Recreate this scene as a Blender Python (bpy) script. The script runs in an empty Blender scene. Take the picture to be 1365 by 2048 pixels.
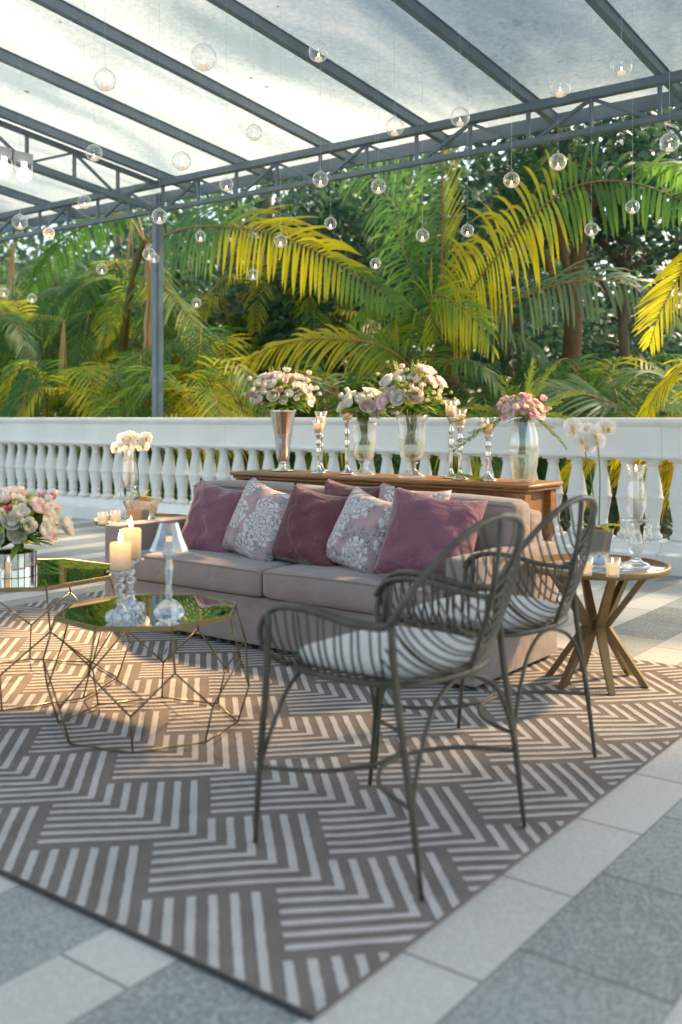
import bpy, bmesh, math, random
from mathutils import Vector, Matrix, Euler
rnd = random.Random(7)
PI = math.pi
R_ = math.radians
scene = bpy.context.scene
COL = scene.collection

# ------------------------------------------------------------------ camera geometry
AZ = R_(37.2); FPX = 1991.0; CX, HY = 682.0, 835.0; CH = 1.2
FW = Vector((-math.sin(AZ), math.cos(AZ), 0)); RT = Vector((math.cos(AZ), math.sin(AZ), 0))
def on_z(px, py, z):
    d = (CH - z) * FPX / (py - HY)
    p = FW * d + RT * ((px - CX) / FPX * d); p.z = z; return p
def on_y(px, Y, py=None):
    k = (px - CX) / FPX
    v = FW + RT * k
    d = Y / v.y
    p = v * d
    p.z = 0 if py is None else CH + (HY - py) / FPX * d
    return p
def at_d(px, py, d):
    p = FW * d + RT * ((px - CX) / FPX * d); p.z = CH + (HY - py) / FPX * d; return p

# ------------------------------------------------------------------ materials
def new_mat(name):
    m = bpy.data.materials.new(name); m.use_nodes = True
    nt = m.node_tree; nt.nodes.clear()
    out = nt.nodes.new('ShaderNodeOutputMaterial')
    return m, nt, out
def N(nt, t, **kw):
    n = nt.nodes.new(t)
    for k, v in kw.items():
        if k in n.inputs: n.inputs[k].default_value = v
        else: setattr(n, k, v)
    return n
def L(nt, a, b): nt.links.new(a, b)
def rgb(c): return (c[0], c[1], c[2], 1)
def ramp(nt, fac, stops, interp='LINEAR'):
    r = nt.nodes.new('ShaderNodeValToRGB'); cr = r.color_ramp; cr.interpolation = interp
    while len(cr.elements) < len(stops): cr.elements.new(0.5)
    for e, (p, c) in zip(cr.elements, stops):
        e.position = p; e.color = rgb(c) if len(c) == 3 else c
    L(nt, fac, r.inputs['Fac']); return r
def mathn(nt, op, a, b=None, c=None):
    n = nt.nodes.new('ShaderNodeMath'); n.operation = op
    for i, v in enumerate((a, b, c)):
        if v is None: continue
        if isinstance(v, (int, float)): n.inputs[i].default_value = v
        else: L(nt, v, n.inputs[i])
    return n.outputs[0]
def pbr(name, c1, c2=None, rough=0.6, metal=0.0, scale=8, detail=4, bump=0.0, bscale=None, spec=0.5, coord='Object', sheen=0, rvar=0.0, stretch=None, trans=0.0, crease=0.0, cscale=4.0):
    m, nt, out = new_mat(name)
    b = N(nt, 'ShaderNodeBsdfPrincipled'); b.inputs['Roughness'].default_value = rough; b.inputs['Metallic'].default_value = metal
    b.inputs['Specular IOR Level'].default_value = spec
    if sheen:
        b.inputs['Sheen Weight'].default_value = sheen; b.inputs['Sheen Roughness'].default_value = 0.4
    tc = N(nt, 'ShaderNodeTexCoord'); vec = tc.outputs[coord]
    if stretch:
        mp = N(nt, 'ShaderNodeMapping'); mp.inputs['Scale'].default_value = stretch; L(nt, vec, mp.inputs['Vector']); vec = mp.outputs[0]
    no = N(nt, 'ShaderNodeTexNoise', Scale=scale, Detail=detail); L(nt, vec, no.inputs['Vector'])
    r = ramp(nt, no.outputs['Fac'], [(0.3, c1), (0.7, c2 or c1)])
    L(nt, r.outputs[0], b.inputs['Base Color'])
    if rvar:
        rr = mathn(nt, 'MULTIPLY_ADD', no.outputs['Fac'], rvar, rough - rvar / 2); L(nt, rr, b.inputs['Roughness'])
    if bump:
        n2 = N(nt, 'ShaderNodeTexNoise', Scale=bscale or scale * 6, Detail=6); L(nt, vec, n2.inputs['Vector'])
        bp = N(nt, 'ShaderNodeBump', Strength=bump, Distance=0.01); L(nt, n2.outputs['Fac'], bp.inputs['Height']); L(nt, bp.outputs[0], b.inputs['Normal'])
        if crease:
            n4 = N(nt, 'ShaderNodeTexNoise', Scale=cscale, Detail=3, Distortion=1.2); L(nt, vec, n4.inputs['Vector'])
            b2 = N(nt, 'ShaderNodeBump', Strength=crease, Distance=0.05); L(nt, n4.outputs['Fac'], b2.inputs['Height']); L(nt, bp.outputs[0], b2.inputs['Normal']); L(nt, b2.outputs[0], b.inputs['Normal'])
    sh = b.outputs[0]
    if trans:
        t = N(nt, 'ShaderNodeBsdfTranslucent'); L(nt, r.outputs[0], t.inputs[0])
        mx = N(nt, 'ShaderNodeMixShader', Fac=trans); L(nt, sh, mx.inputs[1]); L(nt, t.outputs[0], mx.inputs[2]); sh = mx.outputs[0]
    L(nt, sh, out.inputs['Surface'])
    return m
def thin_glass(name, tint=(0.96, 0.98, 0.97), edge=0.75, base=0.07, rough=0.02, white=0.25):
    m, nt, out = new_mat(name)
    lw = N(nt, 'ShaderNodeLayerWeight', Blend=0.35)
    t = N(nt, 'ShaderNodeBsdfTransparent'); t.inputs[0].default_value = rgb(tint)
    g = N(nt, 'ShaderNodeBsdfGlossy'); g.inputs['Roughness'].default_value = rough; g.inputs[0].default_value = (1, 1, 1, 1)
    p = mathn(nt, 'POWER', lw.outputs['Facing'], 1.7)
    f = mathn(nt, 'MINIMUM', mathn(nt, 'MULTIPLY_ADD', p, edge, base), 0.95)
    tl = N(nt, 'ShaderNodeBsdfTranslucent'); tl.inputs[0].default_value = (.95, .97, 1, 1); df = N(nt, 'ShaderNodeBsdfDiffuse'); df.inputs[0].default_value = (.95, .97, 1, 1)
    hz_ = N(nt, 'ShaderNodeMixShader', Fac=0.5); L(nt, tl.outputs[0], hz_.inputs[1]); L(nt, df.outputs[0], hz_.inputs[2])
    gm = N(nt, 'ShaderNodeMixShader', Fac=white); L(nt, g.outputs[0], gm.inputs[1]); L(nt, hz_.outputs[0], gm.inputs[2])
    mx = N(nt, 'ShaderNodeMixShader'); L(nt, f, mx.inputs[0]); L(nt, t.outputs[0], mx.inputs[1]); L(nt, gm.outputs[0], mx.inputs[2])
    L(nt, mx.outputs[0], out.inputs['Surface']); return m
def emit(name, c, s):
    m, nt, out = new_mat(name)
    e = N(nt, 'ShaderNodeEmission', Strength=s); e.inputs[0].default_value = rgb(c); L(nt, e.outputs[0], out.inputs['Surface']); return m
def leaf_mat(name, ca, cb, trans=0.45, rough=0.45, attr=True, tca=None, tcb=None, mid=None):
    """colour blends between the two given colours by the mesh attribute 'tint' plus noise"""
    m, nt, out = new_mat(name)
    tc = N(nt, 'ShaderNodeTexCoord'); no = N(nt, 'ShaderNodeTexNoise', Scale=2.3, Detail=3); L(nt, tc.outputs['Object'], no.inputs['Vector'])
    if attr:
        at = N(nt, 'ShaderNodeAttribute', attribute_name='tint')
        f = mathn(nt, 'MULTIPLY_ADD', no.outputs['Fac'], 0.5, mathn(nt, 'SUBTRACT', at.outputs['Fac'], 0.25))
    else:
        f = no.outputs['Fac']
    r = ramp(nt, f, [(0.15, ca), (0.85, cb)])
    rt = ramp(nt, f, [(0.15, tca or [min(1, x * 1.6) for x in ca]), (0.85, tcb or [min(1, x * 1.6) for x in cb])])
    if mid:
        for r_, m_ in ((r, mid), (rt, [min(1, x * 1.9) for x in mid])):
            e_ = r_.color_ramp.elements.new(0.52); e_.color = rgb(m_)
    b = N(nt, 'ShaderNodeBsdfPrincipled'); b.inputs['Roughness'].default_value = rough; b.inputs['Specular IOR Level'].default_value = 0.4
    L(nt, r.outputs[0], b.inputs['Base Color'])
    t = N(nt, 'ShaderNodeBsdfTranslucent'); L(nt, rt.outputs[0], t.inputs[0])
    mx = N(nt, 'ShaderNodeMixShader', Fac=trans); L(nt, b.outputs[0], mx.inputs[1]); L(nt, t.outputs[0], mx.inputs[2])
    L(nt, mx.outputs[0], out.inputs['Surface']); return m

M = {}
M['steel'] = pbr('blue grey painted steel', (0.125, 0.18, 0.24), (0.17, 0.23, 0.295), rough=0.42, scale=5, bump=0.05)
M['white_plaster'] = pbr('white painted plaster', (0.76, 0.765, 0.765), (0.87, 0.87, 0.86), rough=0.55, scale=2.2, bump=0.08, bscale=40)
M['sofa'] = pbr('mauve taupe sofa fabric', (0.275, 0.228, 0.215), (0.34, 0.282, 0.265), rough=0.9, scale=5, bump=0.3, bscale=300, sheen=0.35, spec=0.2, crease=0.35, cscale=5.0)
M['velvet'] = pbr('plum velvet', (0.19, 0.078, 0.108), (0.25, 0.112, 0.148), rough=0.6, scale=5, bump=0.25, bscale=200, sheen=0.4, spec=0.2, crease=0.7, cscale=7.0)
M['velvet_dark'] = pbr('dark plum velvet', (0.125, 0.042, 0.05), (0.18, 0.066, 0.076), rough=0.6, scale=5, bump=0.25, bscale=200, sheen=0.35, spec=0.2, crease=0.8, cscale=7.0)
M['brass'] = pbr('aged brass', (0.27, 0.19, 0.095), (0.38, 0.28, 0.15), rough=0.34, metal=0.9, scale=9, bump=0.05)
M['bronze'] = pbr('bronze lacquered cane', (0.060, 0.052, 0.040), (0.115, 0.10, 0.075), rough=0.33, metal=0.35, scale=14, bump=0.08)
M['wire'] = pbr('dull gold wire', (0.13, 0.10, 0.055), (0.22, 0.18, 0.10), rough=0.35, metal=0.8, scale=10)
M['gold_wood'] = pbr('gold painted wood', (0.18, 0.118, 0.05), (0.27, 0.18, 0.08), rough=0.4, metal=0.3, scale=6, bump=0.08)
M['wood'] = pbr('honey brown wood', (0.175, 0.078, 0.027), (0.29, 0.14, 0.05), rough=0.36, scale=5, detail=8, stretch=(1, 9, 9), bump=0.05)
M['wood_dark'] = pbr('darker brown wood', (0.15, 0.062, 0.02), (0.25, 0.115, 0.037), rough=0.4, scale=5, detail=8, stretch=(1, 9, 9), bump=0.05)  # drawer fronts, a little darker than the rest of the console
M['cream_fabric'] = pbr('white cotton cushion', (0.58, 0.57, 0.56), (0.66, 0.655, 0.64), rough=0.9, scale=6, bump=0.2, bscale=150, spec=0.2, crease=0.5, cscale=8.0)
M['silver'] = pbr('antique silver', (0.72, 0.69, 0.65), (0.84, 0.82, 0.79), rough=0.14, metal=1, scale=12, rvar=0.1)
M['plate'] = pbr('pale grey lamp plate', (0.42, 0.46, 0.50), (0.5, 0.54, 0.57), rough=0.4, scale=6)
M['chrome'] = pbr('polished nickel', (0.68, 0.64, 0.6), (0.78, 0.75, 0.72), rough=0.07, metal=1, scale=8)
M['mirror'] = pbr('mirror glass', (0.66, 0.68, 0.67), (0.72, 0.74, 0.73), rough=0.012, metal=1, scale=2)
M['mirror_pot'] = pbr('mirrored pot glass', (0.62, 0.63, 0.64), (0.72, 0.72, 0.72), rough=0.08, metal=0.7, scale=5)
M['glass'] = thin_glass('clear glass', tint=(0.98, 0.985, 0.985), edge=1.1, base=0.12)
M['globe_glass'] = thin_glass('thin globe glass', tint=(0.985, 0.99, 0.99), edge=1.3, base=0.08, white=0.6)
M['vase_glass'] = thin_glass('vase glass', tint=(0.965, 0.978, 0.97), edge=1.0, base=0.11)
M['string'] = thin_glass('nylon line', tint=(0.8, 0.85, 0.88), edge=0.3, base=0.35, rough=0.3)
M['wax'] = pbr('ivory wax', (0.80, 0.68, 0.48), (0.84, 0.73, 0.55), rough=0.55, scale=6, trans=0.3)
M['white_wax'] = pbr('white wax', (0.85, 0.82, 0.76), (0.88, 0.86, 0.81), rough=0.5, scale=6, trans=0.3)
def lit_wax(name, zlo, zhi, s=1.3):
    m, nt, out = new_mat(name)
    tc = N(nt, 'ShaderNodeTexCoord'); sp = N(nt, 'ShaderNodeSeparateXYZ'); L(nt, tc.outputs['Generated'], sp.inputs[0])
    no = N(nt, 'ShaderNodeTexNoise', Scale=4.0); L(nt, tc.outputs['Generated'], no.inputs['Vector'])
    b = N(nt, 'ShaderNodeBsdfPrincipled'); b.inputs['Base Color'].default_value = (0.74, 0.58, 0.36, 1); b.inputs['Roughness'].default_value = 0.5
    f = mathn(nt, 'POWER', mathn(nt, 'MULTIPLY_ADD', no.outputs['Fac'], 0.2, mathn(nt, 'SUBTRACT', sp.outputs['Z'], 0.1)), 1.7)
    L(nt, mathn(nt, 'MULTIPLY', f, s), b.inputs['Emission Strength'])
    b.inputs['Emission Color'].default_value = (1.0, 0.42, 0.09, 1)
    L(nt, b.outputs[0], out.inputs['Surface']); return m
M['lit_wax'] = lit_wax('candle wax glowing near its flame', 0, 1, 1.5)
M['votive_wax'] = emit('votive wax lit from within', (1.0, 0.66, 0.30), 1.25)
M['tealight_wax'] = emit('tealight wax lit from within', (1.0, 0.78, 0.52), 0.95)
M['flame'] = emit('candle flame', (1.0, 0.74, 0.40), 14.0)
M['wick'] = pbr('black wick', (0.02, 0.02, 0.02), rough=0.9)
M['lamp_glow'] = emit('lit floodlight glass', (1.0, 0.9, 0.74), 4.0)
M['palm'] = leaf_mat('palm leaflets', (0.06, 0.165, 0.06), (0.56, 0.48, 0.014), trans=0.48, tca=(0.13, 0.32, 0.05), tcb=(0.95, 0.82, 0.02), mid=(0.17, 0.30, 0.045))  # yellow end stands in for warm light falling on the leaflets
M['palm_blue'] = leaf_mat('blue green palm leaflets', (0.12, 0.24, 0.17), (0.28, 0.37, 0.18), trans=0.35, tca=(0.08, 0.18, 0.09), tcb=(0.3, 0.38, 0.1))
M['palm_dead'] = leaf_mat('dry palm leaflets', (0.36, 0.25, 0.13), (0.62, 0.46, 0.26), trans=0.35)
M['rachis'] = pbr('orange palm stalk', (0.30, 0.15, 0.03), (0.42, 0.26, 0.05), rough=0.5, scale=6)
M['cane'] = pbr('yellow palm cane', (0.22, 0.17, 0.03), (0.12, 0.10, 0.03), rough=0.6, scale=6, bump=0.2)
M['bark'] = pbr('brown bark', (0.16, 0.09, 0.045), (0.34, 0.21, 0.11), rough=0.9, scale=5, detail=8, stretch=(1, 1, 0.3), bump=0.6, bscale=14)
M['bark_grey'] = pbr('grey bark', (0.17, 0.135, 0.10), (0.32, 0.25, 0.19), rough=0.9, scale=5, detail=8, bump=0.5, bscale=14)
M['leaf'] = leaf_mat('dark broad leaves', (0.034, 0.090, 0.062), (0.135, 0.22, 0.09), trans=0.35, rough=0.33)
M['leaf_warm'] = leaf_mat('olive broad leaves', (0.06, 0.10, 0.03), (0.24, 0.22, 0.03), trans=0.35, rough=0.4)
M['bouquet_leaf'] = leaf_mat('bouquet leaves', (0.12, 0.27, 0.05), (0.46, 0.54, 0.09), trans=0.45)
M['fern'] = leaf_mat('asparagus fern', (0.12, 0.22, 0.03), (0.33, 0.38, 0.05), trans=0.4)
def petal(name, c1, c2): return pbr(name, c1, c2, rough=0.6, scale=28, trans=0.45, spec=0.2)
M['petal_cream'] = petal('cream petals', (0.90, 0.85, 0.75), (0.93, 0.90, 0.84))
M['petal_white'] = petal('white petals', (0.86, 0.84, 0.80), (0.90, 0.88, 0.85))
M['petal_blush'] = petal('blush petals', (0.91, 0.74, 0.70), (0.94, 0.85, 0.82))
M['petal_pink'] = petal('pink petals', (0.89, 0.57, 0.60), (0.92, 0.70, 0.71))
M['petal_rose'] = petal('deep pink petals', (0.76, 0.27, 0.27), (0.82, 0.42, 0.40))
M['petal_bud'] = petal('pale green buds', (0.60, 0.62, 0.26), (0.80, 0.78, 0.52))
M['orchid_heart'] = pbr('yellow orchid heart', (0.75, 0.45, 0.05), (0.8, 0.6, 0.15), rough=0.5)
M['soil'] = pbr('bark chips', (0.12, 0.05, 0.02), (0.26, 0.12, 0.05), rough=0.95, scale=40, bump=0.9, bscale=60)
M['stem'] = pbr('green stems', (0.09, 0.15, 0.035), (0.20, 0.26, 0.07), rough=0.5, scale=12)
M['water'] = thin_glass('vase water', tint=(0.93, 0.95, 0.87), edge=0.3, base=0.04)
M['garden_soil'] = pbr('garden soil', (0.03, 0.04, 0.015), (0.08, 0.07, 0.03), rough=1, scale=3, bump=0.5)

def glass_bsdf(name, ior=1.5, rough=0.0):
    m, nt, out = new_mat(name)
    g = N(nt, 'ShaderNodeBsdfGlass'); g.inputs['IOR'].default_value = ior; g.inputs['Roughness'].default_value = rough
    t = N(nt, 'ShaderNodeBsdfTransparent'); t.inputs[0].default_value = (.92, .94, .97, 1)
    gl = N(nt, 'ShaderNodeBsdfGlossy'); gl.inputs['Roughness'].default_value = .05
    mx = N(nt, 'ShaderNodeMixShader', Fac=.25); L(nt, g.outputs[0], mx.inputs[1]); L(nt, t.outputs[0], mx.inputs[2])
    m2 = N(nt, 'ShaderNodeMixShader', Fac=.22); L(nt, mx.outputs[0], m2.inputs[1]); L(nt, gl.outputs[0], m2.inputs[2])
    L(nt, m2.outputs[0], out.inputs['Surface']); return m
M['crystal'] = glass_bsdf('cut crystal')
def floor_material():
    m, nt, out = new_mat('granite paving in grey panels and pale strips')
    b = N(nt, 'ShaderNodeBsdfPrincipled')
    tc = N(nt, 'ShaderNodeTexCoord'); sp = N(nt, 'ShaderNodeSeparateXYZ'); L(nt, tc.outputs['Object'], sp.inputs[0])
    x, y = sp.outputs['X'], sp.outputs['Y']
    fx = mathn(nt, 'FRACT', mathn(nt, 'DIVIDE', mathn(nt, 'ADD', x, 1.268 + 58.0), 0.58))     # 0 .. .39 pale strip
    pale = mathn(nt, 'LESS_THAN', fx, 0.393)
    sj = mathn(nt, 'MULTIPLY_ADD', pale, 0.17, 0.0)
    fy = mathn(nt, 'FRACT', mathn(nt, 'DIVIDE', mathn(nt, 'ADD', mathn(nt, 'ADD', y, 45.2), sj), 0.47))
    jy = mathn(nt, 'LESS_THAN', mathn(nt, 'ABSOLUTE', mathn(nt, 'SUBTRACT', fy, 0.5)), 0.008)
    j1 = mathn(nt, 'LESS_THAN', mathn(nt, 'ABSOLUTE', mathn(nt, 'SUBTRACT', fx, 0.393)), 0.0035)
    j2 = mathn(nt, 'LESS_THAN', fx, 0.005)
    j = mathn(nt, 'MAXIMUM', jy, mathn(nt, 'MAXIMUM', j1, j2))
    n1 = N(nt, 'ShaderNodeTexNoise', Scale=170, Detail=3); L(nt, tc.outputs['Object'], n1.inputs['Vector'])
    n2 = N(nt, 'ShaderNodeTexNoise', Scale=2.2, Detail=5); L(nt, tc.outputs['Object'], n2.inputs['Vector'])
    n3 = N(nt, 'ShaderNodeTexVoronoi', Scale=95.0); L(nt, tc.outputs['Object'], n3.inputs['Vector'])
    wn = N(nt, 'ShaderNodeTexWhiteNoise', noise_dimensions='2D')
    cb = N(nt, 'ShaderNodeCombineXYZ'); L(nt, mathn(nt, 'FLOOR', mathn(nt, 'DIVIDE', mathn(nt, 'ADD', x, 1.268 + 58.0), 0.58)), cb.inputs[0])
    L(nt, mathn(nt, 'FLOOR', mathn(nt, 'ADD', 0.5, mathn(nt, 'DIVIDE', mathn(nt, 'ADD', mathn(nt, 'ADD', y, 45.2), sj), 0.47))), cb.inputs[1]); L(nt, cb.outputs[0], wn.inputs['Vector'])
    sp1 = mathn(nt, 'ADD', mathn(nt, 'MULTIPLY', n1.outputs['Fac'], 0.55), mathn(nt, 'ADD', mathn(nt, 'MULTIPLY', n3.outputs['Distance'], 0.35), mathn(nt, 'MULTIPLY', n2.outputs['Fac'], 0.25)))
    sp1 = mathn(nt, 'ADD', sp1, mathn(nt, 'MULTIPLY', mathn(nt, 'SUBTRACT', wn.outputs['Value'], 0.5), 0.16))
    g = ramp(nt, sp1, [(0.36, (0.10, 0.115, 0.115)), (0.5, (0.225, 0.24, 0.235)), (0.66, (0.38, 0.395, 0.385))])
    w = ramp(nt, sp1, [(0.3, (0.42, 0.405, 0.375)), (0.7, (0.60, 0.58, 0.545))])
    mx = N(nt, 'ShaderNodeMix', data_type='RGBA'); L(nt, pale, mx.inputs[0]); L(nt, g.outputs[0], mx.inputs[6]); L(nt, w.outputs[0], mx.inputs[7])
    mj = N(nt, 'ShaderNodeMix', data_type='RGBA'); L(nt, mathn(nt, 'MULTIPLY', j, 0.85), mj.inputs[0]); L(nt, mx.outputs[2], mj.inputs[6]); mj.inputs[7].default_value = (0.09, 0.09, 0.09, 1)
    L(nt, mj.outputs[2], b.inputs['Base Color'])
    rr = mathn(nt, 'MULTIPLY_ADD', n2.outputs['Fac'], 0.3, 0.34); L(nt, rr, b.inputs['Roughness'])
    bp = N(nt, 'ShaderNodeBump', Strength=0.25, Distance=0.003); L(nt, mathn(nt, 'SUBTRACT', n1.outputs['Fac'], mathn(nt, 'MULTIPLY', j, 2.0)), bp.inputs['Height']); L(nt, bp.outputs[0], b.inputs['Normal'])
    L(nt, b.outputs[0], out.inputs['Surface']); return m
M['paving'] = floor_material()

def rug_material(name, c1, c2):
    m, nt, out = new_mat(name)
    b = N(nt, 'ShaderNodeBsdfPrincipled'); b.inputs['Roughness'].default_value = 0.95; b.inputs['Specular IOR Level'].default_value = 0.15
    tc = N(nt, 'ShaderNodeTexCoord')
    mp = N(nt, 'ShaderNodeMapping'); mp.inputs['Rotation'].default_value = (0, 0, R_(0)); L(nt, tc.outputs['Object'], mp.inputs['Vector'])
    w1 = N(nt, 'ShaderNodeTexWave', Scale=26.0, Distortion=0.6); w1.bands_direction = 'X'; L(nt, mp.outputs[0], w1.inputs['Vector'])
    w2 = N(nt, 'ShaderNodeTexWave', Scale=26.0, Distortion=0.6); w2.bands_direction = 'Y'; L(nt, mp.outputs[0], w2.inputs['Vector'])
    wv = mathn(nt, 'MULTIPLY', w1.outputs['Fac'], w2.outputs['Fac'])
    no = N(nt, 'ShaderNodeTexNoise', Scale=7.0, Detail=6); L(nt, tc.outputs['Object'], no.inputs['Vector'])
    f = mathn(nt, 'ADD', mathn(nt, 'MULTIPLY', wv, 0.5), mathn(nt, 'MULTIPLY', no.outputs['Fac'], 0.6))
    r = ramp(nt, f, [(0.2, c1), (0.75, c2)]); L(nt, r.outputs[0], b.inputs['Base Color'])
    bp = N(nt, 'ShaderNodeBump', Strength=0.6, Distance=0.004); L(nt, wv, bp.inputs['Height']); L(nt, bp.outputs[0], b.inputs['Normal'])
    L(nt, b.outputs[0], out.inputs['Surface']); return m
M['rug_brown'] = rug_material('taupe woven rug', (0.14, 0.122, 0.110), (0.275, 0.24, 0.218))
M['rug_white'] = rug_material('ivory rug stripes', (0.40, 0.38, 0.365), (0.66, 0.635, 0.615))
M['rug_edge'] = pbr('dark rug binding', (0.05, 0.045, 0.042), (0.08, 0.07, 0.065), rough=0.9, scale=30)

def floral_material():
    m, nt, out = new_mat('pink cotton with a print of grey and white peonies')
    b = N(nt, 'ShaderNodeBsdfPrincipled'); b.inputs['Roughness'].default_value = 0.85; b.inputs['Specular IOR Level'].default_value = 0.2
    tc = N(nt, 'ShaderNodeTexCoord'); sp = N(nt, 'ShaderNodeSeparateXYZ'); L(nt, tc.outputs['Object'], sp.inputs[0])
    oi = N(nt, 'ShaderNodeObjectInfo')
    cb = N(nt, 'ShaderNodeCombineXYZ'); L(nt, sp.outputs['X'], cb.inputs[0]); L(nt, sp.outputs['Y'], cb.inputs[1]); L(nt, mathn(nt, 'MULTIPLY', oi.outputs['Random'], 40.0), cb.inputs[2])
    nz = N(nt, 'ShaderNodeTexNoise', Scale=14.0, Detail=3); L(nt, cb.outputs[0], nz.inputs['Vector'])
    wob = N(nt, 'ShaderNodeVectorMath', operation='SCALE'); L(nt, nz.outputs['Color'], wob.inputs[0]); wob.inputs['Scale'].default_value = 0.02
    ad = N(nt, 'ShaderNodeVectorMath', operation='ADD'); L(nt, cb.outputs[0], ad.inputs[0]); L(nt, wob.outputs[0], ad.inputs[1])
    def flowers(scale, petals, rad, z):
        sv = N(nt, 'ShaderNodeVectorMath', operation='SCALE'); L(nt, ad.outputs[0], sv.inputs[0]); sv.inputs['Scale'].default_value = scale
        fl = N(nt, 'ShaderNodeVectorMath', operation='MULTIPLY'); L(nt, sv.outputs[0], fl.inputs[0]); fl.inputs[1].default_value = (1, 1, 0)
        of = N(nt, 'ShaderNodeVectorMath', operation='ADD'); L(nt, fl.outputs[0], of.inputs[0])
        c2 = N(nt, 'ShaderNodeCombineXYZ'); L(nt, mathn(nt, 'MULTIPLY', oi.outputs['Random'], 31.0 + z), c2.inputs[0]); c2.inputs[1].default_value = z; L(nt, c2.outputs[0], of.inputs[1])
        vo = N(nt, 'ShaderNodeTexVoronoi', Scale=1.0, voronoi_dimensions='2D', Randomness=0.75); L(nt, of.outputs[0], vo.inputs['Vector'])
        sub = N(nt, 'ShaderNodeVectorMath', operation='SUBTRACT'); L(nt, of.outputs[0], sub.inputs[0]); L(nt, vo.outputs['Position'], sub.inputs[1])
        s2 = N(nt, 'ShaderNodeSeparateXYZ'); L(nt, sub.outputs[0], s2.inputs[0])
        ang = mathn(nt, 'ADD', mathn(nt, 'ARCTAN2', s2.outputs['Y'], s2.outputs['X']), mathn(nt, 'MULTIPLY', nz.outputs['Fac'], 2.2))
        d = mathn(nt, 'SQRT', mathn(nt, 'ADD', mathn(nt, 'POWER', s2.outputs['X'], 2.0), mathn(nt, 'POWER', s2.outputs['Y'], 2.0)))
        ring = mathn(nt, 'FLOOR', mathn(nt, 'MULTIPLY', d, 6.0))
        pa = mathn(nt, 'ABSOLUTE', mathn(nt, 'SINE', mathn(nt, 'ADD', mathn(nt, 'MULTIPLY', ang, petals / 2), mathn(nt, 'MULTIPLY', ring, 1.3))))
        edge = mathn(nt, 'MULTIPLY_ADD', pa, rad * 0.35, rad * 0.7)
        mask = mathn(nt, 'LESS_THAN', d, edge)
        shade = mathn(nt, 'MULTIPLY', mathn(nt, 'POWER', pa, 0.6), mathn(nt, 'MULTIPLY_ADD', mathn(nt, 'FRACT', mathn(nt, 'MULTIPLY', d, 6.0)), 0.55, 0.45))
        return mask, shade
    m1, s1 = flowers(6.0, 11, 0.50, 3.7)
    m2, s2 = flowers(9.5, 3, 0.42, 9.1)
    fine = N(nt, 'ShaderNodeTexNoise', Scale=60.0, Detail=2); L(nt, cb.outputs[0], fine.inputs['Vector'])
    base = ramp(nt, nz.outputs['Fac'], [(0.3, (0.40, 0.27, 0.285)), (0.7, (0.49, 0.36, 0.37))])
    leafc = ramp(nt, s2, [(0.1, (0.10, 0.10, 0.115)), (0.7, (0.36, 0.34, 0.36))])
    flc = ramp(nt, mathn(nt, 'MULTIPLY_ADD', fine.outputs['Fac'], 0.3, mathn(nt, 'SUBTRACT', s1, 0.15)), [(0.08, (0.20, 0.175, 0.19)), (0.4, (0.44, 0.40, 0.41)), (0.8, (0.66, 0.62, 0.63))])
    a = N(nt, 'ShaderNodeMix', data_type='RGBA'); L(nt, mathn(nt, 'MULTIPLY', m2, 0.75), a.inputs[0]); L(nt, base.outputs[0], a.inputs[6]); L(nt, leafc.outputs[0], a.inputs[7])
    c = N(nt, 'ShaderNodeMix', data_type='RGBA'); L(nt, m1, c.inputs[0]); L(nt, a.outputs[2], c.inputs[6]); L(nt, flc.outputs[0], c.inputs[7])
    L(nt, c.outputs[2], b.inputs['Base Color'])
    bp = N(nt, 'ShaderNodeBump', Strength=0.2, Distance=0.01); L(nt, nz.outputs['Fac'], bp.inputs['Height']); L(nt, bp.outputs[0], b.inputs['Normal'])
    L(nt, b.outputs[0], out.inputs['Surface']); return m
M['floral'] = floral_material()

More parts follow.
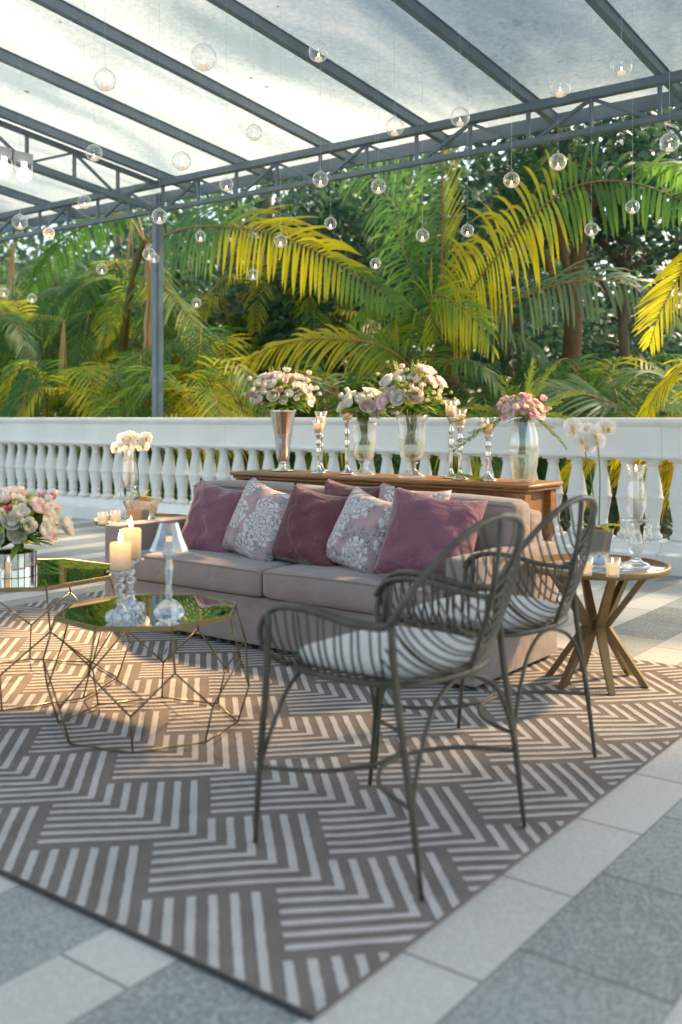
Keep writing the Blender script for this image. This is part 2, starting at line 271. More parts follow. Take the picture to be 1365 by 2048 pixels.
def roof_material():
    m, nt, out = new_mat('weathered translucent roof sheet')
    tc = N(nt, 'ShaderNodeTexCoord')
    mp = N(nt, 'ShaderNodeMapping'); mp.inputs['Scale'].default_value = (1, 0.35, 1); L(nt, tc.outputs['Object'], mp.inputs['Vector'])
    n1 = N(nt, 'ShaderNodeTexNoise', Scale=0.9, Detail=4, Distortion=0.8); L(nt, mp.outputs[0], n1.inputs['Vector'])
    n2 = N(nt, 'ShaderNodeTexNoise', Scale=22, Detail=5); L(nt, tc.outputs['Object'], n2.inputs['Vector'])
    n3 = N(nt, 'ShaderNodeTexNoise', Scale=95, Detail=2); L(nt, tc.outputs['Object'], n3.inputs['Vector'])
    d = mathn(nt, 'ADD', mathn(nt, 'MULTIPLY', n1.outputs['Fac'], 0.78), mathn(nt, 'MULTIPLY', n2.outputs['Fac'], 0.22))
    col = ramp(nt, d, [(0.37, (0.235, 0.29, 0.30)), (0.5, (0.385, 0.425, 0.42)), (0.61, (0.56, 0.565, 0.53))])
    tl = N(nt, 'ShaderNodeBsdfTranslucent'); L(nt, col.outputs[0], tl.inputs[0])
    tr = N(nt, 'ShaderNodeBsdfTransparent'); tr.inputs[0].default_value = (0.95, 0.97, 0.97, 1)
    gl = N(nt, 'ShaderNodeBsdfGlossy'); gl.inputs['Roughness'].default_value = 0.15
    f = ramp(nt, d, [(0.3, (0.95, 0.95, 0.95)), (0.6, (0.985, 0.985, 0.985))])
    spk = ramp(nt, n3.outputs['Fac'], [(0.70, (0, 0, 0)), (0.74, (1, 1, 1))])
    df = N(nt, 'ShaderNodeBsdfDiffuse'); df.inputs[0].default_value = (0.12, 0.10, 0.07, 1)
    a = N(nt, 'ShaderNodeMixShader'); L(nt, f.outputs[0], a.inputs[0]); L(nt, tr.outputs[0], a.inputs[1]); L(nt, tl.outputs[0], a.inputs[2])
    vo = N(nt, 'ShaderNodeTexVoronoi', Scale=4.5); L(nt, tc.outputs['Object'], vo.inputs['Vector'])
    vs = N(nt, 'ShaderNodeSeparateColor'); L(nt, vo.outputs['Color'], vs.inputs[0])
    deb = mathn(nt, 'MULTIPLY', mathn(nt, 'LESS_THAN', mathn(nt, 'ADD', vo.outputs['Distance'], mathn(nt, 'MULTIPLY', n2.outputs['Fac'], .10)), mathn(nt, 'MULTIPLY_ADD', vs.outputs[1], .10, .07)), mathn(nt, 'GREATER_THAN', vs.outputs[0], .88))
    dm = N(nt, 'ShaderNodeMixShader'); L(nt, mathn(nt, 'MULTIPLY', deb, .75), dm.inputs[0]); L(nt, a.outputs[0], dm.inputs[1]); L(nt, df.outputs[0], dm.inputs[2])
    bb = N(nt, 'ShaderNodeMixShader', Fac=0.05); L(nt, dm.outputs[0], bb.inputs[1]); L(nt, gl.outputs[0], bb.inputs[2])
    L(nt, bb.outputs[0], out.inputs['Surface']); return m
M['roof'] = roof_material()

# ------------------------------------------------------------------ mesh helpers
class MB:
    def __init__(s): s.v = []; s.f = []; s.mi = []; s.t = None; s.sm = []
    def add(s, vs, fs, mi=0, smooth=True):
        o = len(s.v); s.v += [tuple(p) for p in vs]
        for f in fs: s.f.append(tuple(i + o for i in f)); s.mi.append(mi); s.sm.append(smooth)
        return o
    def box(s, c, size, rot=None, mi=0, bev=0.0):
        sx, sy, sz = [d / 2 for d in size]
        if bev > 0:
            bm = bmesh.new(); bmesh.ops.create_cube(bm, size=1.0)
            for v in bm.verts: v.co = Vector((v.co.x * size[0], v.co.y * size[1], v.co.z * size[2]))
            bmesh.ops.bevel(bm, geom=bm.edges[:], offset=bev, segments=3 if bev > 0.008 else 1, profile=0.5, affect='EDGES')
            vs = [v.co.copy() for v in bm.verts]; bm.verts.index_update(); fs = [[v.index for v in f.verts] for f in bm.faces]; bm.free()
        else:
            vs = [Vector((x, y, z)) for x in (-sx, sx) for y in (-sy, sy) for z in (-sz, sz)]
            fs = [(0, 1, 3, 2), (4, 6, 7, 5), (0, 4, 5, 1), (2, 3, 7, 6), (0, 2, 6, 4), (1, 5, 7, 3)]
        if rot is not None: vs = [rot @ v for v in vs]
        s.add([v + Vector(c) for v in vs], fs, mi, bev > 0.004)
    def bar(s, a, b, w, h, up=Vector((0, 0, 1)), mi=0):
        a, b = Vector(a), Vector(b); d = (b - a); ln = d.length; d.normalize()
        x = d.cross(up)
        if x.length < 1e-4: x = d.cross(Vector((0, 1, 0)))
        x.normalize(); z = x.cross(d)
        vs = []
        for p in (a, b):
            for i, j in ((-1, -1), (1, -1), (1, 1), (-1, 1)): vs.append(p + x * (i * w / 2) + z * (j * h / 2))
        s.add(vs, [(0, 3, 2, 1), (4, 5, 6, 7), (0, 1, 5, 4), (1, 2, 6, 5), (2, 3, 7, 6), (3, 0, 4, 7)], mi, False)
    def tube(s, pts, r, n=8, mi=0, cap=True, closed=False):
        pts = [Vector(p) for p in pts]; m = len(pts)
        rs = r if isinstance(r, (list, tuple)) else [r] * m
        vs = []; prev = None
        for i, p in enumerate(pts):
            if closed: d = pts[(i + 1) % m] - pts[i - 1]
            else: d = pts[min(i + 1, m - 1)] - pts[max(i - 1, 0)]
            if d.length < 1e-9: d = Vector((0, 0, 1))
            d.normalize()
            if prev is None:
                x = d.orthogonal().normalized()
            else:
                x = (prev - d * prev.dot(d))
                x = x.normalized() if x.length > 1e-6 else d.orthogonal().normalized()
            prev = x; y = d.cross(x)
            for k in range(n):
                a = 2 * PI * k / n; vs.append(p + (x * math.cos(a) + y * math.sin(a)) * rs[i])
        fs = []
        for i in range(m if closed else m - 1):
            j = (i + 1) % m
            for k in range(n): fs.append((i * n + k, i * n + (k + 1) % n, j * n + (k + 1) % n, j * n + k))
        if cap and not closed:
            fs.append(tuple(range(n - 1, -1, -1))); fs.append(tuple((m - 1) * n + k for k in range(n)))
        s.add(vs, fs, mi)
    def lathe(s, prof, n=24, c=(0, 0, 0), mi=0, flute=0.0, nf=8, smooth=True, twist=0.0, sq=0):
        vs = []; c = Vector(c)
        for (r, z) in prof:
            for k in range(n):
                a = 2 * PI * k / n + twist
                rr = r * (1 + flute * math.cos(nf * a))
                vs.append(c + Vector((rr * math.cos(a), rr * math.sin(a), z)))
        fs = []
        for i in range(len(prof) - 1):
            for k in range(n): fs.append((i * n + k, i * n + (k + 1) % n, (i + 1) * n + (k + 1) % n, (i + 1) * n + k))
        if prof[0][0] > 1e-5: fs.append(tuple(range(n - 1, -1, -1)))
        if prof[-1][0] > 1e-5 and prof[-1][1] >= prof[-2][1] and prof[0][1] < prof[-1][1] and not getattr(s, 'open_top', False): fs.append(tuple((len(prof) - 1) * n + k for k in range(n)))
        s.add(vs, fs, mi, smooth)
    def build(s, name, mat, parent=None, loc=None):
        me = bpy.data.meshes.new(name); me.from_pydata(s.v, [], s.f)
        mats = mat if isinstance(mat, (list, tuple)) else [mat]
        for k in mats: me.materials.append(k)
        me.polygons.foreach_set('material_index', s.mi)
        me.polygons.foreach_set('use_smooth', s.sm)
        if s.t is not None:
            at = me.attributes.new('tint', 'FLOAT', 'POINT'); at.data.foreach_set('value', s.t)
        me.update()
        o = bpy.data.objects.new(name, me); COL.objects.link(o)
        if parent is not None: o.parent = parent
        if loc is not None: o.location = loc
        return o
def cr(pts, n=6):
    """Catmull-Rom through the points"""
    P = [Vector(p) for p in pts]; out = []
    for i in range(len(P) - 1):
        p0 = P[i - 1] if i else P[0] * 2 - P[1]; p1, p2 = P[i], P[i + 1]; p3 = P[i + 2] if i + 2 < len(P) else P[-1] * 2 - P[-2]
        for k in range(n):
            t = k / n
            out.append(0.5 * ((2 * p1) + (p2 - p0) * t + (2 * p0 - 5 * p1 + 4 * p2 - p3) * t * t + (3 * p1 - p0 - 3 * p2 + p3) * t ** 3))
    out.append(P[-1]); return out
def bez(a, b, c, d, n=10):
    a, b, c, d = map(Vector, (a, b, c, d)); return [a * (1 - t) ** 3 + b * (3 * t * (1 - t) ** 2) + c * (3 * t * t * (1 - t)) + d * t ** 3 for t in [i / n for i in range(n + 1)]]
def thing(name, label, cat, loc=(0, 0, 0), rz=0.0, group=None):
    o = bpy.data.objects.new(name, None); COL.objects.link(o); o.empty_display_size = 0.1
    o.location = loc; o.rotation_euler = (0, 0, rz); o['label'] = label; o['category'] = cat
    if group: o['group'] = group
    return o
def tag(o, label, cat, group=None):
    o['label'] = label; o['category'] = cat
    if group: o['group'] = group
    return o
def dup(root, loc, rz=None, label=None, scale=None):
    r = root.copy(); COL.objects.link(r); r.location = loc
    if rz is not None: r.rotation_euler = (0, 0, rz)
    if label: r['label'] = label
    if scale: r.scale = (scale,) * 3
    for ch in list(root.children):
        c = ch.copy(); COL.objects.link(c); c.parent = r
        for g in ch.children:
            d = g.copy(); COL.objects.link(d); d.parent = c
    return r
def inst(mesh_obj, name, parent, loc, rot=(0, 0, 0), sc=1.0, mat=None):
    o = bpy.data.objects.new(name, mesh_obj.data); COL.objects.link(o); o.parent = parent
    o.location = loc; o.rotation_euler = rot; o.scale = (sc, sc, sc) if isinstance(sc, (int, float)) else sc
    return o
def structure(o): o['kind'] = 'structure'; return o

# ------------------------------------------------------------------ ground
b = MB(); b.add([(-30, -14, 0), (14, -14, 0), (14, 8.02, 0), (-30, 8.02, 0)], [(0, 1, 2, 3)])
b.add([(-30, 8.02, 0), (14, 8.02, 0), (14, 8.02, -0.9), (-30, 8.02, -0.9)], [(0, 3, 2, 1)])
structure(b.build('terrace_floor', M['paving']))
b = MB(); b.add([(-150, -60, -0.75), (150, -60, -0.75), (150, 200, -0.75), (-150, 200, -0.75)], [(0, 1, 2, 3)])
structure(b.build('garden_ground', M['garden_soil']))

# ------------------------------------------------------------------ rug
RX0, RX1, RY0, RY1 = -5.45, -1.24, 1.545, 4.78
def clip(poly):
    for ax, val, sgn in ((0, RX0 + 0.004, 1), (0, RX1 - 0.002, -1), (1, RY0 + 0.003, 1), (1, RY1 - 0.004, -1)):
        out = []
        for i in range(len(poly)):
            a, c = poly[i - 1], poly[i]; da, dc = sgn * (a[ax] - val), sgn * (c[ax] - val)
            if (da >= 0) != (dc >= 0):
                t = da / (da - dc); out.append((a[0] + (c[0] - a[0]) * t, a[1] + (c[1] - a[1]) * t))
            if dc >= 0: out.append(c)
        poly = out
        if len(poly) < 3: return []
    return poly
b = MB()
def rug_z(x, y):
    e = min(1, min(x - RX0, RX1 - x, y - RY0, RY1 - y) / .12)
    return .010 + .0022 * max(0, e) * (math.sin(x * 9 + 2 * math.sin(y * 3)) + math.sin(y * 11 + 1.7 * math.sin(x * 4.3)) * .8)
gx, gy = 150, 110; vs = []; fs = []
for i in range(gx + 1):
    for j in range(gy + 1):
        x, y = RX0 + (RX1 - RX0) * i / gx, RY0 + (RY1 - RY0) * j / gy; vs.append((x, y, rug_z(x, y)))
for i in range(gx):
    for j in range(gy): a = i * (gy + 1) + j; fs.append((a, a + gy + 1, a + gy + 2, a + 1))
b.add(vs, fs)
for (x0, y0, x1, y1) in ((RX0, RY0, RX1, RY0), (RX1, RY0, RX1, RY1), (RX1, RY1, RX0, RY1), (RX0, RY1, RX0, RY0)):
    b.add([(x0, y0, .001), (x1, y1, .001), (x1, y1, .010), (x0, y0, .010)], [(0, 1, 2, 3)], 0, False)
u = 0.16; s2 = math.sqrt(2)
tile_c = Vector((-1.9055, 2.0055))                     # centre of one printed block
pc, qc = (tile_c.x + tile_c.y) / s2, (-tile_c.x + tile_c.y) / s2
for i in range(-16, 17):
    for j in range(-16, 17):
        p0 = pc - 1.5 * u + i * 3 * u + j * u; q0 = qc - 1.5 * u + i * u + j * 3 * u
        cxw, cyw = (p0 - q0) / s2, (p0 + q0) / s2
        if not (RX0 - 1 < cxw < RX1 + 1 and RY0 - 1 < cyw < RY1 + 1): continue
        for k in range(6):
            d = 0.024 + k * 0.0533; w = 0.0113
            pr = p0 + 3 * u - d; qb = q0 + d
            for rect in (((p0 + 0.028, qb - w), (pr + w, qb + w)), ((pr - w, qb + w), (pr + w, q0 + 3 * u - 0.028))):
                (a0, b0), (a1, b1) = rect
                n = 16; L_ = []
                hor = (a1 - a0) > (b1 - b0)
                # slightly wavy edges, like a woven stripe
                pts = []
                if hor:
                    for t in range(n + 1): pts.append((a0 + (a1 - a0) * t / n, b0 + rnd.uniform(-.0014, .0014)))
                    for t in range(n, -1, -1): pts.append((a0 + (a1 - a0) * t / n, b1 + (rnd.uniform(-.0014, .0014) if t < n else 0)))
                else:
                    for t in range(n + 1): pts.append((a0 + (a1 - a0) * 0, b0 + (b1 - b0) * t / n)) if False else pts.append((a1 + (rnd.uniform(-.0014, .0014) if t else 0), b0 + (b1 - b0) * t / n))
                    for t in range(n, -1, -1): pts.append((a0 + (rnd.uniform(-.0014, .0014) if t else 0), b0 + (b1 - b0) * t / n))
                poly = clip([((p - q) / s2, (p + q) / s2) for p, q in pts])
                if poly: b.add([(x, y, rug_z(x, y) + .0016) for x, y in poly], [tuple(range(len(poly)))], 1, True)
b.box(((RX0 + RX1) / 2, RY0 - 0.0035, 0.006), (RX1 - RX0, 0.007, 0.011), mi=2)
rug = b.build('rug', [M['rug_brown'], M['rug_white'], M['rug_edge']])
tag(rug, 'large taupe woven rug with ivory nested chevron stripes under the lounge set', 'rug')
ZR = 0.0145   # rug surface

# ------------------------------------------------------------------ balustrade
BY = 7.78
bal = thing('balustrade', 'white classical balustrade with turned balusters and deep top rail along the terrace edge', 'balustrade', (-7, BY, 0))
ox = -7
def rail(prof, name):
    b = MB(); vs = []
    n = len(prof); xs = [-19 + 2.33 * q for q in range(13)]
    for x0, x1 in zip(xs[:-1], xs[1:]):
        vs = [(x - ox, y, z) for x in (x0 + .0015, x1 - .0015) for (y, z) in prof]
        fs = [(i, (i + 1) % n, n + (i + 1) % n, n + i) for i in range(n)]
        b.add(vs, fs + [tuple(range(n - 1, -1, -1)), tuple(range(n, 2 * n))], 0, False)
    return b.build(name, M['white_plaster'], bal)
rail([(-.155, 1.150), (-.165, 1.165), (-.165, 1.190), (-.145, 1.200), (.145, 1.200), (.165, 1.19), (.165, 1.165), (.155, 1.150), (.13, 1.128), (.12, 1.125), (.12, .925), (.14, .905), (.14, .888), (.11, .872), (-.11, .872), (-.14, .888), (-.14, .905), (-.12, .925), (-.12, 1.125), (-.13, 1.128)], 'top_rail')
rail([(-.24, 0.0), (-.24, .145), (-.22, .155), (-.15, .16), (-.13, .20), (-.12, .225), (.12, .225), (.15, .16), (.22, .155), (.24, .145), (.24, 0)], 'plinth')
b = MB()
prof = [(.058, .235), (.074, .245), (.077, .262), (.066, .278), (.055, .288), (.050, .315), (.058, .325), (.058, .336), (.051, .344), (.053, .385), (.064, .45), (.075, .515), (.080, .548), (.086, .556), (.086, .570), (.080, .578), (.076, .61), (.067, .67), (.056, .73), (.047, .78), (.043, .81), (.045, .822), (.053, .826), (.053, .836), (.047, .842), (.058, .856), (.063, .872)]
b.lathe([(r, z) for r, z in prof], n=20)
b.box((0, 0, .2285), (.165, .165, .017))
b.box((0, 0, .864), (.135, .135, .018))
proto = b.build('baluster', M['white_plaster'], bal, (-10.5, 0, 0))
for k in range(1, 94):
    o = proto.copy(); COL.objects.link(o); o.parent = bal; o.location = (-10.5 + k * 0.213, 0, 0)

# ------------------------------------------------------------------ canopy of steel and translucent sheet
CY = 8.3
def zr(Y): return 4.07 + (CY - Y) * 0.104         # underside of rafters
can = thing('canopy', 'blue grey steel canopy with trusses, sloping rafters and a translucent sheet roof over the terrace', 'canopy', (-9.1, CY, 0))
def cb(): return MB()
def cbuild(b, name, mat='steel', parent=None):
    p = parent or can
    o = b.build(name, M[mat], p)
    o.matrix_parent_inverse = Matrix.Translation(-Vector((-9.1, CY, 0)))
    return o
RX = [-2.93 - 1.2157 * k for k in range(-4, 9)]
RX = [x for x in RX]
EAVE, BACK = 8.86, 1.0
for x in RX:
    b = cb()
    a = Vector((x, BACK, zr(BACK) + .05)); c = Vector((x, EAVE, zr(EAVE) + .05))
    b.bar(a, c, .052, .10)
    b.bar(a + Vector((0.004, 0, -.046)), c + Vector((0.004, 0, -.046)), .064, .010)
    b.bar(a + Vector((0.004, 0, .047)), c + Vector((0.004, 0, .047)), .064, .010)
    cbuild(b, 'rafter')
    if x > -9.2 or True:
        pass
for x0, x1 in zip(RX[1:], RX[:-1]):
    b = cb()
    ny = 14
    vs = []; fs = []
    for i in range(ny + 1):
        Y = BACK + (EAVE + .12 - BACK) * i / ny
        for j in range(7):
            X = x0 + (x1 - x0) * j / 6
            vs.append((X, Y, zr(Y) + .118 + 0.012 * math.sin(j / 6 * PI) * 0 + rnd.uniform(-.002, .002)))
    for i in range(ny):
        for j in range(6): fs.append((i * 7 + j, i * 7 + j + 1, (i + 1) * 7 + j + 1, (i + 1) * 7 + j))
    b.add(vs, fs)
    cbuild(b, 'roof_sheet', 'roof')
b = cb(); b.bar((-16, EAVE + .025, zr(EAVE) + .04), (3, EAVE + .025, zr(EAVE) + .04), .05, .13); cbuild(b, 'eave_beam')
# beam truss along X
XL, XR = -16.0, 2.8
b = cb()
b.bar((XL, CY - .035, 4.035), (XR, CY - .035, 4.035), .05, .07); b.bar((XL, CY + .035, 4.035), (XR, CY + .035, 4.035), .05, .055)
tr = cbuild(b, 'truss_top_chord')
b = cb(); b.bar((XL, CY, 3.70), (XR, CY, 3.70), .075, .012); b.bar((XL, CY - .034, 3.722), (XR, CY - .034, 3.722), .008, .04)
cbuild(b, 'truss_bottom_chord')
k = 0
for i in range(-9, 22):
    X = -2.93 - 0.60785 * i
    if X < XL or X > XR: continue
    b = cb(); b.bar((X, CY, 3.706), (X, CY, 4.0), .032, .032, up=Vector((0, 1, 0))); 
    X2 = X - 0.60785
    if i % 2 == 0: b.bar((X - .03, CY, 3.712), (X2 + .02, CY, 3.99), .03, .03)
    else: b.bar((X - .02, CY, 3.99), (X2 + .03, CY, 3.712), .03, .03)
    cbuild(b, 'truss_web')
# post and truss under one rafter
PX = -9.1
b = cb()
b.box((PX, CY, 1.2), (.098, .098, 5.4)); b.box((PX - .0, CY - .052, 1.2), (.07, .010, 5.4)); b.box((PX + .052, CY, 1.2), (.010, .07, 5.4))
cbuild(b, 'post')
b = cb(); b.bar((PX, 1.2, zr(1.2) - .36), (PX, CY - .07, zr(CY - .07) - .36), .06, .05)
b.bar((PX, 1.2, zr(1.2) - .03), (PX, CY - .07, zr(CY - .07) - .03), .05, .05)
cbuild(b, 'truss_chord')
for i in range(11):
    Y = CY - .62 - i * .62
    b = cb(); b.bar((PX, Y, zr(Y) - .34), (PX, Y, zr(Y) - .05), .032, .032, up=Vector((0, 1, 0)))
    Y2 = Y + .62 - (.1 if i == 0 else .03)
    if i % 2 == 0: b.bar((PX, Y + .03, zr(Y) - .335), (PX, Y2, zr(Y2) - .055), .028, .028)
    else: b.bar((PX, Y + .02, zr(Y) - .055), (PX, Y2, zr(Y2) - .335), .028, .028)
    cbuild(b, 'truss_web')

# ------------------------------------------------------------------ floodlights on the left truss, plus an added unseen one at right
def flood(px, py, label, aim):
    p = on_y(px, 6.15); p = Vector((PX + .02, p.y if False else 0, 0))
    # point on the truss line at image column px
    kx = (px - CX) / FPX; v = FW + RT * kx; d = PX / v.x; Y = v.y * d; z = CH + (HY - py) / FPX * d
    t = thing('floodlight', label, 'floodlight', (PX + .06, Y, z), 0, 'lit floodlights clamped to the canopy truss')
    b = MB(); b.box((.0, 0, .19), (.012, .26, .11)); b.build('mounting_plate', M['plate'], t)
    b = MB()
    for sy in (-1, 1): b.tube([(0.01, sy * .10, .14), (.03, sy * .105, .03)], .006, 6)
    b.build('bracket', M['chrome'], t)
    b = MB(); b.lathe([(0, -.075), (.04, -.066), (.068, -.035), (.075, 0), (.068, .035), (.045, .06), (.028, .075), (.028, .13), (0, .13)], n=20, c=(.03, 0, 0)); b.build('bulb', M['lamp_glow'], t)
    return t, Vector((PX + .09, Y, z))
fl1, lp1 = flood(38, 352, 'lit round floodlight on the left truss, right one of the pair', None)
fl2, lp2 = flood(-2, 342, 'lit round floodlight on the left truss, cut by the left edge of the photo', None)
def spot(loc, aim, power, size, blend=0.5, col=(1, .66, .33)):
    l = bpy.data.lights.new('floodlight_beam', 'SPOT'); l.energy = power; l.spot_size = R_(size); l.spot_blend = blend; l.color = col; l.shadow_soft_size = .14
    o = bpy.data.objects.new('floodlight_beam', l); COL.objects.link(o); o.location = loc
    d = Vector(aim) - Vector(loc); o.rotation_euler = d.to_track_quat('-Z', 'Y').to_euler(); return o
spot(lp1 + Vector((.16, -.02, -.06)), (-3.95, 3.2, 0), 8000, 14, .75, (1, .60, .27))
t3 = dup(fl1, (.25, 8.12, 3.62), R_(-80), 'added floodlight out of view at the right end of the canopy beam, warming the side table and flowers')  # unseen fixture added to carry the warm light at right
spot(Vector((.21, 7.98, 3.55)), (-3.35, 4.8, 1.3), 4200, 30, .8)  # added spot, warms the flowers on the console
spot(Vector((.25, 8.0, 3.55)), (-1.95, 4.25, 0.1), 2600, 22, .8)  # added spot, warm pool around the right side table
# ------------------------------------------------------------------ sofa
SX0, SX1, SY0, SY1 = -4.58, -2.13, 3.76, 4.60
sofa = thing('sofa', 'mauve taupe fabric sofa with two seat cushions on the rug behind the coffee tables', 'sofa', ((SX0 + SX1) / 2, SY0, 0))
def soft_box(name, x0, x1, y0, y1, z0, z1, bev, parent, mat, puff=0.0, org=None, segs=7):
    """rounded box with subdivided, slightly puffed faces"""
    org = org or Vector(((SX0 + SX1) / 2, SY0, 0))
    bm = bmesh.new(); bmesh.ops.create_cube(bm, size=2.0)
    bmesh.ops.subdivide_edges(bm, edges=bm.edges[:], cuts=segs, use_grid_fill=True)
    hx, hy, hz = (x1 - x0) / 2, (y1 - y0) / 2, (z1 - z0) / 2
    c = Vector(((x0 + x1) / 2, (y0 + y1) / 2, (z0 + z1) / 2))
    for v in bm.verts:
        q = v.co.copy()
        def sq(t):  # bunch vertices toward the edges
            return math.copysign(1 - (1 - abs(t)) ** 1.9, t)
        q = Vector((sq(q.x) * hx, sq(q.y) * hy, sq(q.z) * hz))
        inn = Vector((max(-hx + bev, min(hx - bev, q.x)), max(-hy + bev, min(hy - bev, q.y)), max(-hz + bev, min(hz - bev, q.z))))
        d = q - inn
        if d.length > 1e-6:
            # project box corner to rounded corner
            q = inn + d.normalized() * bev if (abs(d.x) > 1e-6) + (abs(d.y) > 1e-6) + (abs(d.z) > 1e-6) > 1 else q
        if puff:
            ax = (1 - (q.x / hx) ** 2) * (1 - (q.y / hy) ** 2)
            q.z += puff * max(0, ax) * (1 if q.z > 0 else -0.3)
            q.y += -puff * 0.5 * max(0, (1 - (q.x / hx) ** 2) * (1 - (q.z / hz) ** 2)) * (1 if q.y < 0 else -1)
        v.co = q + c - org
    me = bpy.data.meshes.new(name); bm.to_mesh(me); bm.free(); me.materials.append(mat)
    for p in me.polygons: p.use_smooth = True
    o = bpy.data.objects.new(name, me); COL.objects.link(o); o.parent = parent
    wn = o.modifiers.new('weighted_normals', 'WEIGHTED_NORMAL'); wn.weight = 80; wn.mode = 'FACE_AREA'
    return o
A = .155
soft_box('base', SX0 + A + .002, SX1 - A - .002, SY0 + .02, SY1 - .06, .035, .285, .015, sofa, M['sofa'])
soft_box('arm', SX0, SX0 + A, SY0, SY1, .03, .585, .022, sofa, M['sofa'])
soft_box('arm', SX1 - A, SX1, SY0, SY1, .03, .585, .022, sofa, M['sofa'])
soft_box('back_frame', SX0 + A * .5, SX1 - A * .5, SY1 - .16, SY1 - .003, .05, .745, .04, sofa, M['sofa'])
mid = (SX0 + SX1) / 2
soft_box('seat_cushion', SX0 + A + .004, mid - .003, SY0 - .015, SY1 - .17, .289, .435, .035, sofa, M['sofa'], puff=.018)
soft_box('seat_cushion', mid + .003, SX1 - A - .004, SY0 - .015, SY1 - .17, .289, .435, .035, sofa, M['sofa'], puff=.018)
soft_box('back_cushion', SX0 + A + .03, mid - .003, SY1 - .33, SY1 - .15, .44, .81, .05, sofa, M['sofa'], puff=.02)
soft_box('back_cushion', mid + .003, SX1 - A + .09, SY1 - .33, SY1 - .15, .44, .80, .05, sofa, M['sofa'], puff=.02)
for c_ in [o for o in sofa.children if o.name.startswith(('seat_cushion', 'back_cushion'))]:
    vx = [v.co for v in c_.data.vertices]; x0, x1 = min(v.x for v in vx), max(v.x for v in vx); z0, z1 = min(v.z for v in vx), max(v.z for v in vx)
    edge = [v for v in vx if abs(v.x) > 0]; yf = min(v.y for v in vx if abs(v.x - x0) < .01)
    r = .0035; i_ = .006; y_ = min(v.y for v in vx) + .011
    zt = max(v.z for v in vx if abs(v.x - x0) < .012) + .001
    b = MB(); k = .018
    b.tube(cr([(x0 + k, y_ + .004, zt - k * .45), (x0 + .10, y_ + .0, zt - .002), ((x0 + x1) / 2, y_ - .002, zt + .0035), (x1 - .10, y_ + .0, zt - .002), (x1 - k, y_ + .004, zt - k * .45)], 8), r, 6)
    b.build('piping', M['sofa'], c_)
b = MB()
for x in (SX0 + .1, SX1 - .1):
    for y in (SY0 + .1, SY1 - .1): b.box((x - mid, y - SY0, .022), (.05, .05, .026))
b.build('foot', M['wick'], sofa)

# ------------------------------------------------------------------ pillows
def pillow(name, px, py, Y, size, mat, yaw, lean, roll, label, group, thick=.085, zc=None):
    p = on_y(px, Y, py)
    n = 22; b = MB(); vs = []
    seed = rnd.uniform(0, 100)
    for side in (1, -1):
        for i in range(n + 1):
            for j in range(n + 1):
                uu, vv = -1 + 2 * i / n, -1 + 2 * j / n
                # sides bow inward, corners reach out
                k = 1 - .075 * (1 - vv * vv); l = 1 - .075 * (1 - uu * uu)
                x = uu * k * size / 2; y = vv * l * size / 2
                h = thick * ((1 - uu ** 4) * (1 - vv ** 4)) ** .55 * (1 - .12 * (uu * uu + vv * vv))
                wr = .010 * math.sin(7 * uu + 5 * vv + seed) * (1 - uu ** 2) + .013 * math.sin(11 * vv - 6 * uu + seed * 2) * abs(vv) * (1 - vv ** 6) * (1 - uu ** 6)
                sag = .012 * math.sin(vv * 2 + seed)
                if vv > 0: y -= .03 * (1 - uu * uu) * vv * size     # a soft dip along the top edge
                vs.append((x + sag * .3, y, side * (h + wr * (h / thick))))
    m_ = (n + 1) * (n + 1); fs = []
    for i in range(n):
        for j in range(n):
            a = i * (n + 1) + j; fs.append((a, a + n + 1, a + n + 2, a + 1)); fs.append((m_ + a, m_ + a + 1, m_ + a + n + 2, m_ + a + n + 1))
    b.add(vs, fs)
    me_o = b.build(name, mat)
    bm = bmesh.new(); bm.from_mesh(me_o.data); bmesh.ops.remove_doubles(bm, verts=bm.verts[:], dist=.0008); bm.to_mesh(me_o.data); bm.free()
    # local: x right, y up, z toward viewer.  stand it up facing -Y, lean back, yaw, roll in plane
    Mx = Matrix.Translation(p) @ Matrix.Rotation(yaw, 4, 'Z') @ Matrix.Rotation(R_(90) - lean, 4, 'X') @ Matrix.Rotation(roll, 4, 'Z')
    me_o.matrix_world = Mx
    tag(me_o, label, 'cushion', group); return me_o
G = 'throw cushions on the sofa'
pillow('throw_cushion', 432, 1040, 4.10, .44, M['velvet'], R_(4), R_(20), R_(-7), 'plum velvet cushion at the far left end of the sofa, beside the left arm', G)
pillow('throw_cushion', 520, 1044, 4.05, .44, M['floral'], R_(-6), R_(22), R_(-12), 'grey and white peony print cushion between the left and middle plum cushions', G)
pillow('throw_cushion', 628, 1055, 4.06, .43, M['velvet_dark'], R_(6), R_(22), R_(-8), 'dark plum velvet cushion in the middle of the sofa', G)
pillow('throw_cushion', 728, 1064, 4.03, .42, M['floral'], R_(-10), R_(24), R_(-11), 'peony print cushion just left of the large right plum cushion', G)
pillow('throw_cushion', 862, 1072, 3.99, .46, M['velvet'], R_(27), R_(30), R_(-9), 'large plum velvet cushion at the right end of the sofa, leaning flat', G)
pillow('throw_cushion', 700, 1040, 4.22, .42, M['velvet_dark'], R_(0), R_(14), R_(-3), 'dark plum cushion hidden behind the right peony print cushion, only its top edge showing', G)
pillow('throw_cushion', 815, 1052, 4.20, .42, M['floral'], R_(4), R_(16), R_(-4), 'peony print cushion peeking out behind the large plum cushion', G)

